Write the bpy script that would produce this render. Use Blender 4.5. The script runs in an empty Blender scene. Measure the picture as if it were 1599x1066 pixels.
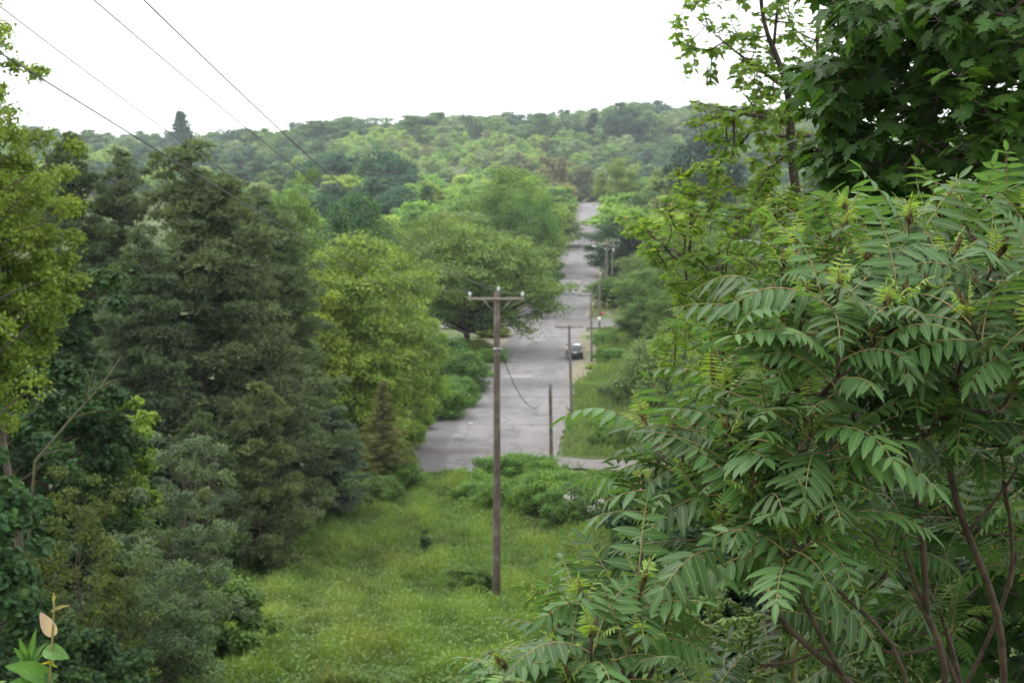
import bpy, math, random
import numpy as np
from mathutils import Vector, Matrix

# ------------------------------------------------------------------ camera, world, sun, exposure
S = bpy.context.scene
COL = S.collection
FPX = 2380.0                      # focal length in photo pixels (1599 wide)
PITCH = math.radians(5.83)
cam_d = bpy.data.cameras.new("camera")
cam = bpy.data.objects.new("camera", cam_d)
COL.objects.link(cam)
cam_d.sensor_width = 23.5
cam_d.lens = FPX / 1599.0 * 23.5
cam_d.clip_start = 0.1
cam_d.clip_end = 12000
cam.location = (0, 0, 0)
cam.rotation_euler = (math.radians(90) - PITCH, 0, 0)
cam_d.dof.use_dof = True
cam_d.dof.focus_distance = 4.9
cam_d.dof.aperture_fstop = 5.6
S.camera = cam

SUN_EL = math.radians(58)
SUN_AZ = math.radians(-60)
world = bpy.data.worlds.new("World")
S.world = world
world.use_nodes = True
wn = world.node_tree
for n in list(wn.nodes):
    wn.nodes.remove(n)
w_out = wn.nodes.new('ShaderNodeOutputWorld')
w_bg = wn.nodes.new('ShaderNodeBackground')
w_sky = wn.nodes.new('ShaderNodeTexSky')
w_sky.sky_type = 'NISHITA'
w_sky.sun_disc = False
w_sky.sun_elevation = SUN_EL
w_sky.sun_rotation = SUN_AZ
w_sky.air_density = 1.0
w_sky.dust_density = 6.0
w_mix = wn.nodes.new('ShaderNodeMix')
w_mix.data_type = 'RGBA'
w_mix.inputs[0].default_value = 0.88          # cloud cover over the clear sky
w_mix.inputs[7].default_value = (13.4, 13.7, 13.9, 1)
wn.links.new(w_sky.outputs[0], w_mix.inputs[6])
wn.links.new(w_mix.outputs[2], w_bg.inputs[0])
w_bg.inputs[1].default_value = 0.10
wn.links.new(w_bg.outputs[0], w_out.inputs[0])

sun_d = bpy.data.lights.new("sun", 'SUN')
sun_d.energy = 1.1
sun_d.angle = math.radians(25)
sun_d.color = (1.0, 0.97, 0.92)
sun = bpy.data.objects.new("sun", sun_d)
COL.objects.link(sun)
_sd = Vector((math.sin(SUN_AZ) * math.cos(SUN_EL), math.cos(SUN_AZ) * math.cos(SUN_EL), math.sin(SUN_EL)))
sun.rotation_euler = (-_sd).to_track_quat('-Z', 'Y').to_euler()
S.view_settings.view_transform = 'Standard'
S.view_settings.look = 'None'
S.view_settings.gamma = 1.0
S.view_settings.exposure = 0.85

# ------------------------------------------------------------------ small tools
rs = np.random.RandomState

def pix(px, py, Y):
    u = (px - 799.5) / FPX
    v = (533.0 - py) / FPX
    dy = math.cos(PITCH) + v * math.sin(PITCH)
    dz = -math.sin(PITCH) + v * math.cos(PITCH)
    k = Y / dy
    return np.array([u * k, Y, dz * k])

def nrm(a):
    a = np.asarray(a, float)
    return a / np.maximum(np.linalg.norm(a, axis=-1, keepdims=True), 1e-9)

class Geo:
    """collects vertices and faces; builds ONE mesh object"""
    def __init__(s):
        s.v = []; s.f3 = []; s.f4 = []; s.r = []; s.u = []; s.n = 0; s.m3 = []; s.m4 = []
    def add(s, v, f3=None, f4=None, r=0.5, u=0.0, mat=0):
        v = np.asarray(v, float).reshape(-1, 3)
        k = len(v)
        s.v.append(v)
        s.r.append(np.broadcast_to(np.asarray(r, float), (k,)))
        s.u.append(np.broadcast_to(np.asarray(u, float), (k,)))
        if f3 is not None and len(f3):
            f3 = np.asarray(f3, int).reshape(-1, 3) + s.n
            s.f3.append(f3); s.m3.append(np.full(len(f3), mat))
        if f4 is not None and len(f4):
            f4 = np.asarray(f4, int).reshape(-1, 4) + s.n
            s.f4.append(f4); s.m4.append(np.full(len(f4), mat))
        s.n += k
    def mesh(s, name, mats, smooth=False):
        me = bpy.data.meshes.new(name)
        if not s.v:
            return me
        V = np.concatenate(s.v).astype(np.float32)
        F3 = np.concatenate(s.f3) if s.f3 else np.zeros((0, 3), int)
        F4 = np.concatenate(s.f4) if s.f4 else np.zeros((0, 4), int)
        M = np.concatenate(s.m3 + s.m4) if (s.m3 or s.m4) else np.zeros(0, int)
        loops = np.concatenate([F3.ravel(), F4.ravel()]).astype(np.int32)
        cnt = np.concatenate([np.full(len(F3), 3), np.full(len(F4), 4)])
        st = np.concatenate([[0], np.cumsum(cnt)[:-1]]).astype(np.int32)
        me.vertices.add(len(V)); me.vertices.foreach_set('co', V.ravel())
        me.loops.add(len(loops)); me.loops.foreach_set('vertex_index', loops)
        me.polygons.add(len(cnt)); me.polygons.foreach_set('loop_start', st)
        me.polygons.foreach_set('loop_total', cnt.astype(np.int32))
        me.polygons.foreach_set('material_index', M.astype(np.int32))
        if smooth:
            me.polygons.foreach_set('use_smooth', np.ones(len(cnt), bool))
        a = me.attributes.new('rnd', 'FLOAT', 'POINT')
        a.data.foreach_set('value', np.concatenate(s.r).astype(np.float32))
        a = me.attributes.new('rib', 'FLOAT', 'POINT')
        a.data.foreach_set('value', np.concatenate(s.u).astype(np.float32))
        for m in (mats if isinstance(mats, (list, tuple)) else [mats]):
            me.materials.append(m)
        me.update(calc_edges=True)
        return me
    def obj(s, name, mats, parent=None, smooth=False, color=None):
        o = bpy.data.objects.new(name, s.mesh(name, mats, smooth))
        COL.objects.link(o)
        if parent is not None:
            o.parent = parent
        if color is not None:
            o.color = (*color, 1)
        return o

def tag(o, label, cat, group=None, kind=None):
    if label: o['label'] = label
    if cat: o['category'] = cat
    if group: o['group'] = group
    if kind: o['kind'] = kind
    return o

def thing(name, loc, label, cat, group=None, rz=0.0):
    o = bpy.data.objects.new(name, None)
    o.empty_display_size = 0.3
    COL.objects.link(o)
    o.location = loc
    o.rotation_euler = (0, 0, rz)
    return tag(o, label, cat, group)

def dup(root):
    r = root.copy(); COL.objects.link(r)
    for ch in list(root.children):
        c = ch.copy(); COL.objects.link(c); c.parent = r
        for g in ch.children:
            d = g.copy(); COL.objects.link(d); d.parent = c
    return r

def tube(g, P, R, sides=6, r=0.5, mat=0, cap=True):
    P = np.asarray(P, float); n = len(P)
    R = np.broadcast_to(np.asarray(R, float), (n,))
    T = nrm(np.gradient(P, axis=0))
    ref = np.array([0.0, 0.0, 1.0]) if abs(T[0][2]) < 0.9 else np.array([1.0, 0, 0])
    A = np.zeros((n, 3)); a = ref
    for i in range(n):
        a = a - T[i] * np.dot(a, T[i])
        a = a / max(np.linalg.norm(a), 1e-9)
        A[i] = a
    B = np.cross(T, A)
    th = np.arange(sides) * 2 * math.pi / sides
    V = P[:, None, :] + R[:, None, None] * (np.cos(th)[None, :, None] * A[:, None, :] + np.sin(th)[None, :, None] * B[:, None, :])
    V = V.reshape(-1, 3)
    i = np.arange(n - 1)[:, None] * sides; j = np.arange(sides)[None, :]; jn = (j + 1) % sides
    f4 = np.stack([i + j, i + jn, i + sides + jn, i + sides + j], -1).reshape(-1, 4)
    f3 = []
    if cap:
        V = np.vstack([V, P[-1:], P[:1]])
        c = n * sides; b = (n - 1) * sides
        f3 = [(b + k, b + (k + 1) % sides, c) for k in range(sides)] + [((k + 1) % sides, k, c + 1) for k in range(sides)]
    g.add(V, f3, f4, r, 0.0, mat)

def box(g, c, size, rot=None, r=0.5, mat=0, taper=1.0):
    sx, sy, sz = [q / 2 for q in size]
    v = np.array([(-sx, -sy, -sz), (sx, -sy, -sz), (sx, sy, -sz), (-sx, sy, -sz),
                  (-sx * taper, -sy * taper, sz), (sx * taper, -sy * taper, sz), (sx * taper, sy * taper, sz), (-sx * taper, sy * taper, sz)])
    if rot is not None:
        v = v @ np.array(rot).T
    v = v + np.array(c)
    g.add(v, None, [(0, 3, 2, 1), (4, 5, 6, 7), (0, 1, 5, 4), (1, 2, 6, 5), (2, 3, 7, 6), (3, 0, 4, 7)], r, 0.0, mat)

# leaf templates: rows (along, across, lift); faces
def t_diamond():
    return np.array([(0, 0, 0), (.45, .5, .06), (1, 0, -.1), (.45, -.5, .06)]), [], [(0, 3, 2, 1)], np.array([0, 1, 0, 1.])
def t_ovate():
    v = [(0, 0, 0)]; u = [0]
    for a, w in ((.22, .42), (.5, .5), (.78, .28)):
        for sgn in (1, 0, -1):
            v.append((a, sgn * w, (.07 if sgn else 0) - .16 * a * a)); u.append(abs(sgn))
    v.append((1, 0, -.17)); u.append(0)
    f4 = []; f3 = [(0, 2, 1), (0, 3, 2), (10, 7, 8), (10, 8, 9)]
    for k in (1, 4):
        f4 += [(k, k + 1, k + 4, k + 3), (k + 1, k + 2, k + 5, k + 4)]
    return np.array(v), f3, f4, np.array(u, float)
def t_lance():
    v = [(0, 0, 0)]; u = [0]
    for a, w in ((.1, .34), (.34, .5), (.64, .40), (.86, .2)):
        for sgn in (1, 0, -1):
            v.append((a, sgn * w, (.035 if sgn else 0) * (1 - a * .5) - .16 * a * a)); u.append(abs(sgn))
    v.append((1, 0, -.19)); u.append(0)
    f4 = []; f3 = [(0, 2, 1), (0, 3, 2), (13, 10, 11), (13, 11, 12)]
    for k in (1, 4, 7):
        f4 += [(k, k + 1, k + 4, k + 3), (k + 1, k + 2, k + 5, k + 4)]
    return np.array(v), f3, f4, np.array(u, float)
def t_heart():
    out = [(0.06, 0), (-.08, .16), (-.06, .36), (.1, .5), (.3, .5), (.55, .36), (.8, .16), (1.05, 0)]
    v = [(.3, 0, 0)]; u = [0]
    pts = out + [(a, -b) for a, b in out[-2:0:-1]]
    for a, b in pts:
        v.append((a, b, .10 * abs(b) * 2 - .15 * a * a)); u.append(1 if b else 0)
    n = len(pts)
    f3 = [(0, 1 + (k + 1) % n, 1 + k) for k in range(n)]
    return np.array(v), f3, [], np.array(u, float)
def t_maple():
    half = [(0.0, 0.02), (-.10, .16), (-.06, .30), (.08, .30), (.14, .62), (.24, .40), (.40, .56), (.46, .36), (.56, .62), (.70, .40), (.66, .24), (.62, .16), (.80, .20), (.86, .08), (1.06, 0)]
    half = [(0.0, 0.0), (-.10, .16), (.00, .30), (-.04, .40), (.16, .40), (.30, .66), (.40, .42), (.58, .60), (.58, .36), (.52, .22), (.78, .26), (.84, .12), (1.08, 0)]
    pts = half + [(a, -b) for a, b in half[-2:0:-1]]
    v = [(.32, 0, .0)]; u = [0]
    for a, b in pts:
        v.append((a, b, .12 * abs(b) - .22 * max(a - .3, 0) ** 2 - .2 * b * b)); u.append(1)
    n = len(pts)
    f3 = [(0, 1 + (k + 1) % n, 1 + k) for k in range(n)]
    return np.array(v), f3, [], np.array(u, float)
T_DIA, T_OVA, T_LAN, T_HEA, T_MAP = t_diamond(), t_ovate(), t_lance(), t_heart(), t_maple()

def leaves(g, P, D, N, L, W, T, rnd, mat=0):
    """a batch of leaves: base point, direction, normal, length, width"""
    P = np.asarray(P, float); n = len(P)
    if n == 0: return
    D = nrm(D); B = nrm(np.cross(N, D)); N = np.cross(D, B)
    L = np.broadcast_to(L, (n,)); W = np.broadcast_to(W, (n,))
    tv, f3, f4, u = T
    V = (P[:, None, :] + (L[:, None] * tv[None, :, 0])[..., None] * D[:, None, :]
         + (W[:, None] * tv[None, :, 1])[..., None] * B[:, None, :]
         + (L[:, None] * tv[None, :, 2])[..., None] * N[:, None, :])
    k = len(tv); off = (np.arange(n) * k)[:, None, None]
    F3 = (np.array(f3, int)[None] + off).reshape(-1, 3) if len(f3) else None
    F4 = (np.array(f4, int)[None] + off).reshape(-1, 4) if len(f4) else None
    g.add(V.reshape(-1, 3), F3, F4, np.repeat(np.broadcast_to(rnd, (n,)), k), np.tile(u, n), mat)

# ------------------------------------------------------------------ materials
def new_mat(name):
    m = bpy.data.materials.new(name); m.use_nodes = True
    nt = m.node_tree
    for n in list(nt.nodes): nt.nodes.remove(n)
    out = nt.nodes.new('ShaderNodeOutputMaterial')
    return m, nt, out
def N_(nt, typ, **kw):
    n = nt.nodes.new(typ)
    for k, v in kw.items(): setattr(n, k, v)
    return n
def mixc(nt, fac, a, b, blend='MIX'):
    n = N_(nt, 'ShaderNodeMix', data_type='RGBA', blend_type=blend)
    for i, x in ((0, fac), (6, a), (7, b)):
        if isinstance(x, (int, float)): n.inputs[i].default_value = x
        elif isinstance(x, tuple): n.inputs[i].default_value = (*x[:3], 1)
        else: nt.links.new(x, n.inputs[i])
    return n.outputs[2]
def math_(nt, op, a, b=None, clamp=False):
    n = N_(nt, 'ShaderNodeMath', operation=op, use_clamp=clamp)
    for i, x in ((0, a), (1, b)):
        if x is None: continue
        if isinstance(x, (int, float)): n.inputs[i].default_value = x
        else: nt.links.new(x, n.inputs[i])
    return n.outputs[0]
def mrange(nt, x, a, b, c, d, smooth=False):
    n = N_(nt, 'ShaderNodeMapRange')
    if smooth: n.interpolation_type = 'SMOOTHSTEP'
    nt.links.new(x, n.inputs[0])
    for i, v in enumerate((a, b, c, d)): n.inputs[i + 1].default_value = v
    return n.outputs[0]
def noise(nt, vec, scale, detail=4, rough=0.55, dim='3D'):
    n = N_(nt, 'ShaderNodeTexNoise', noise_dimensions=dim)
    n.inputs['Scale'].default_value = scale; n.inputs['Detail'].default_value = detail
    n.inputs['Roughness'].default_value = rough
    if vec is not None: nt.links.new(vec, n.inputs['Vector'])
    return n.outputs['Fac']

def leaf_mat(name, trans=0.34, rough=0.5, under=1.35, rib=0.0, spec=0.4, fixed=None, yellow=(1.35, 1.15, .55), var=0.5):
    """leaf colour = the object's own colour, varied per leaf"""
    m, nt, out = new_mat(name)
    if fixed is None:
        oi = N_(nt, 'ShaderNodeObjectInfo'); base = oi.outputs['Color']
    else:
        rgb = N_(nt, 'ShaderNodeRGB'); rgb.outputs[0].default_value = (*fixed, 1); base = rgb.outputs[0]
    at = N_(nt, 'ShaderNodeAttribute', attribute_name='rnd')
    f = at.outputs['Fac']
    vv = mrange(nt, f, 0, 1, 1 - var * .6, 1 + var)
    comb = N_(nt, 'ShaderNodeCombineColor')
    for i in range(3): nt.links.new(vv, comb.inputs[i])
    c = mixc(nt, 1.0, base, comb.outputs[0], 'MULTIPLY')
    yel = mixc(nt, 1.0, c, yellow, 'MULTIPLY')
    c = mixc(nt, mrange(nt, f, .55, 1.0, 0, .8), c, yel)
    if rib > 0:
        ra = N_(nt, 'ShaderNodeAttribute', attribute_name='rib')
        c = mixc(nt, mrange(nt, ra.outputs['Fac'], 0.0, 0.14, rib, 0), c, (.34, .40, .16))
    geo = N_(nt, 'ShaderNodeNewGeometry')
    cu = mixc(nt, 1.0, c, (under, under * 1.0, under * 1.25), 'MULTIPLY')
    cs = mixc(nt, geo.outputs['Backfacing'], c, cu)
    p = N_(nt, 'ShaderNodeBsdfPrincipled')
    nt.links.new(cs, p.inputs['Base Color'])
    p.inputs['Roughness'].default_value = rough
    p.inputs['Specular IOR Level'].default_value = spec
    tr = N_(nt, 'ShaderNodeBsdfTranslucent')
    ct = mixc(nt, 1.0, c, (1.7, 1.6, .7), 'MULTIPLY')
    nt.links.new(ct, tr.inputs[0])
    mx = N_(nt, 'ShaderNodeMixShader'); mx.inputs[0].default_value = trans
    nt.links.new(p.outputs[0], mx.inputs[1]); nt.links.new(tr.outputs[0], mx.inputs[2])
    nt.links.new(mx.outputs[0], out.inputs[0])
    return m

def rough_mat(name, c1, c2, scale=8, stretch=None, rough=0.85, bump=0.0, detail=5, c3=None, spec=.25):
    m, nt, out = new_mat(name)
    tc = N_(nt, 'ShaderNodeTexCoord'); vec = tc.outputs['Object']
    if stretch:
        mp = N_(nt, 'ShaderNodeMapping'); mp.inputs['Scale'].default_value = stretch
        nt.links.new(vec, mp.inputs[0]); vec = mp.outputs[0]
    f = noise(nt, vec, scale, detail, .62)
    c = mixc(nt, mrange(nt, f, .34, .66, 0, 1), c1, c2)
    if c3 is not None:
        f2 = noise(nt, tc.outputs['Object'], scale * .23, 3)
        c = mixc(nt, mrange(nt, f2, .5, .68, 0, 1), c, c3)
    p = N_(nt, 'ShaderNodeBsdfPrincipled')
    nt.links.new(c, p.inputs['Base Color']); p.inputs['Roughness'].default_value = rough
    p.inputs['Specular IOR Level'].default_value = spec
    if bump > 0:
        b = N_(nt, 'ShaderNodeBump'); b.inputs['Strength'].default_value = bump; b.inputs['Distance'].default_value = .02
        nt.links.new(f, b.inputs['Height']); nt.links.new(b.outputs[0], p.inputs['Normal'])
    nt.links.new(p.outputs[0], out.inputs[0])
    return m
def plain_mat(name, c, rough=.5, metal=0.0, spec=.5, coat=0.0):
    m, nt, out = new_mat(name)
    tc = N_(nt, 'ShaderNodeTexCoord')
    f = noise(nt, tc.outputs['Object'], 14, 3)
    cc = mixc(nt, mrange(nt, f, .3, .7, 0, 1), tuple(x * .88 for x in c), tuple(x * 1.08 for x in c))
    p = N_(nt, 'ShaderNodeBsdfPrincipled'); nt.links.new(cc, p.inputs['Base Color'])
    p.inputs['Roughness'].default_value = rough; p.inputs['Metallic'].default_value = metal
    p.inputs['Specular IOR Level'].default_value = spec; p.inputs['Coat Weight'].default_value = coat
    nt.links.new(p.outputs[0], out.inputs[0])
    return m

M = {}
M['leaf'] = leaf_mat('leaf', .25, .6, 1.25, spec=.14)
M['needle'] = leaf_mat('needle', .14, .6, 1.0, spec=.15, var=.55, yellow=(1.15, 1.08, .9))
M['near_leaf'] = leaf_mat('near_leaf', .38, .5, 1.25, rib=.4, spec=.2, var=.5)
M['airy_leaf'] = leaf_mat('airy_leaf', .5, .55, 1.2, rib=.15, spec=.15, var=.35, yellow=(1.15, 1.1, .6))
M['sumac_leaf'] = leaf_mat('sumac_leaf', .34, .48, 1.35, rib=.42, spec=.30, var=.8, yellow=(1.9, 1.25, .55))
M['grass'] = leaf_mat('grass', .30, .6, 1.1, spec=.15, var=.5, yellow=(1.5, 1.15, .7))
M['bark'] = rough_mat('bark', (.055, .045, .035), (.16, .135, .105), 9, (3, 3, .6), .9, .5)
M['dark_bark'] = rough_mat('dark_bark', (.03, .024, .02), (.085, .065, .05), 9, (3, 3, .6), .9, .5)
M['stem'] = rough_mat('stem', (.030, .021, .016), (.085, .056, .038), 22, None, .75, .4)
M['petiole'] = rough_mat('petiole', (.22, .13, .07), (.20, .20, .07), 12, None, .5)
M['green_stem'] = rough_mat('green_stem', (.14, .16, .05), (.20, .16, .06), 20, None, .5)
M['cone'] = rough_mat('cone', (.16, .15, .05), (.12, .07, .04), 90, None, .8, .8)
M['pole_wood'] = rough_mat('pole_wood', (.055, .042, .034), (.15, .12, .10), 5, (14, 14, .5), .9, .6, 6, (.21, .18, .155))
M['pole_grey'] = rough_mat('pole_grey', (.10, .085, .075), (.22, .195, .175), 5, (14, 14, .5), .9, .6)
M['arm_wood'] = rough_mat('arm_wood', (.16, .14, .10), (.30, .27, .21), 6, (1, 10, 10), .9, .5)
M['porcelain'] = plain_mat('porcelain', (.55, .57, .60), .3)
M['steel'] = plain_mat('steel', (.35, .35, .36), .5, .8)
M['cable'] = plain_mat('cable', (.05, .05, .055), .5)
M['wire'] = plain_mat('wire', (.09, .09, .095), .5, .3)

# ------------------------------------------------------------------ terrain and roads
_edge = [  # photo row, depth, left edge, right edge
    (738, 100, 650, 866), (700, 112, 643, 868), (660, 124, 672, 880), (640, 131, 695, 886), (600, 152, 730, 894),
    (560, 181, 768, 906), (515, 215, 797, 914), (485, 244, 818, 920), (440, 305, 852, 933), (400, 380, 873, 938),
    (355, 512, 893, 939), (330, 634, 900, 937), (316, 800, 905, 935)]
EY = np.array([e[1] for e in _edge], float)
EL = np.array([pix(e[2], e[0], e[1])[0] for e in _edge])
ER = np.array([pix(e[3], e[0], e[1])[0] for e in _edge])
EZ = np.array([pix(e[2], e[0], e[1])[2] for e in _edge])
_pk = [(-300, 10), (-60, 3.5), (-8, -1.2), (0, -1.7), (5, -3.4), (10, -5.2), (20, -8.3), (30, -10.9), (40, -13.1), (50, -14.9),
       (60, -16.95), (70, -17.75), (80, -18.2), (90, -18.55)] + list(zip(EY, EZ)) + \
      [(850, -8), (930, 1), (1080, 18), (1200, 29), (1350, 36), (1600, 34), (2500, -15), (9000, -80)]
_py = np.array([p[0] for p in _pk], float); _pz = np.array([p[1] for p in _pk], float)
_gy = np.concatenate([np.arange(-300, 1000, 1.0)])
_gz = np.interp(_gy, _py, _pz)
_ker = np.exp(-np.linspace(-2, 2, 13) ** 2); _ker /= _ker.sum()
_gz = np.convolve(np.pad(_gz, 6, mode='edge'), _ker, 'valid')
def prof(Y):
    Y = np.asarray(Y, float)
    return np.where(Y < 990, np.interp(Y, _gy, _gz), np.interp(Y, _py, _pz))
def road_l(Y): return np.interp(Y, EY, EL)
def road_r(Y): return np.interp(Y, EY, ER)
def sstep(a, b, x):
    t = np.clip((x - a) / (b - a), 0, 1); return t * t * (3 - 2 * t)
def H(x, Y):
    x = np.asarray(x, float); Y = np.asarray(Y, float)
    c = (road_l(Y) + road_r(Y)) / 2
    d = np.abs(x - c)
    off = sstep(14, 60, d)
    far = sstep(90, 400, Y)
    wav = (np.sin(x * .021 + Y * .013 + 1) + np.sin(x * .047 - Y * .009 + 2.2) * .6 + np.sin(x * .011 + .7 - Y * .004) * 1.2)
    z = prof(Y) + off * far * wav * 2.2 + off * .25 * np.sin(x * .3) * np.sin(Y * .23)
    z = z + sstep(900, 1250, Y) * sstep(20, 110, x) * 8
    z = z + sstep(900, 1300, Y) * (x * .026 + 2 + np.sin(x * .016 + 2) * 3 - 1)
    sm = .10 * np.sin(x * .9 + 1) * np.sin(Y * .8) + .06 * np.sin(x * 2.1) * np.sin(Y * 1.7 + 2)
    return z + sm * sstep(101, 96, Y) * sstep(10, 30, Y)
def ground(x, Y): return float(H(x, Y))
def at(px, Y):
    """ground point under a photo column at depth Y"""
    x = (px - 799.5) / FPX * Y / (math.cos(PITCH))
    # one refinement: the column's ray has a slightly different scale for low points
    for _ in range(3):
        z = ground(x, Y)
        kf = Y * math.cos(PITCH) - z * math.sin(PITCH)
        x = (px - 799.5) / FPX * kf
    return np.array([x, Y, ground(x, Y)])

def terrain():
    ys = np.concatenate([np.arange(-60, 0, 4), np.arange(0, 110, 1.25), np.arange(110, 330, 3), np.arange(330, 1500, 12), np.arange(1500, 8200, 240)])
    xs = np.concatenate([-np.geomspace(60, 5000, 34)[::-1], np.arange(-58, 70, 1.6), np.geomspace(71, 5000, 34)])
    X, Y = np.meshgrid(xs, ys)
    Z = H(X, Y)
    cl, cr = road_l(Y), road_r(Y)
    inroad = ((X > cl - 1) & (X < cr + 1) & (Y > 99.5) & (Y < 803)) | ((Y > 214) & (Y < 236) & (np.abs(X) < 60)) | ((Y > 97) & (Y < 112) & (X > cl) & (X < 60))
    Z = Z - np.where(inroad, .12, 0)
    g = Geo(); ny, nx = X.shape
    i = np.arange(ny - 1)[:, None] * nx; j = np.arange(nx - 1)[None, :]
    f4 = np.stack([i + j, i + j + 1, i + nx + j + 1, i + nx + j], -1).reshape(-1, 4)
    g.add(np.stack([X, Y, Z], -1).reshape(-1, 3), None, f4)
    m, nt, out = new_mat('ground_soil')
    tc = N_(nt, 'ShaderNodeTexCoord'); v = tc.outputs['Object']
    a = noise(nt, v, .35, 6, .6); b = noise(nt, v, 3.2, 6, .65); c = noise(nt, v, .05, 3)
    col = mixc(nt, mrange(nt, a, .38, .62, 0, 1), (.055, .095, .022), (.10, .15, .035))
    col = mixc(nt, mrange(nt, b, .45, .7, 0, .7), col, (.09, .075, .04))
    col = mixc(nt, mrange(nt, c, .5, .65, 0, .5), col, (.12, .14, .05))
    p = N_(nt, 'ShaderNodeBsdfPrincipled'); nt.links.new(col, p.inputs['Base Color']); p.inputs['Roughness'].default_value = .95
    bp = N_(nt, 'ShaderNodeBump'); bp.inputs['Strength'].default_value = .6; bp.inputs['Distance'].default_value = .1
    nt.links.new(b, bp.inputs['Height']); nt.links.new(bp.outputs[0], p.inputs['Normal'])
    nt.links.new(p.outputs[0], out.inputs[0])
    o = g.obj('ground', m, smooth=True); tag(o, None, None, None, 'structure')
terrain()

def rect(nt, vec_sep, x0, x1, y0, y1, soft=.4, wob=None):
    X, Y = vec_sep
    if wob is not None:
        X = math_(nt, 'ADD', X, wob); Y = math_(nt, 'ADD', Y, wob)
    a = mrange(nt, X, x0 - soft, x0 + soft, 0, 1); b = mrange(nt, X, x1 - soft, x1 + soft, 1, 0)
    c = mrange(nt, Y, y0 - soft, y0 + soft, 0, 1); d = mrange(nt, Y, y1 - soft, y1 + soft, 1, 0)
    return math_(nt, 'MULTIPLY', math_(nt, 'MULTIPLY', a, b), math_(nt, 'MULTIPLY', c, d))

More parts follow.
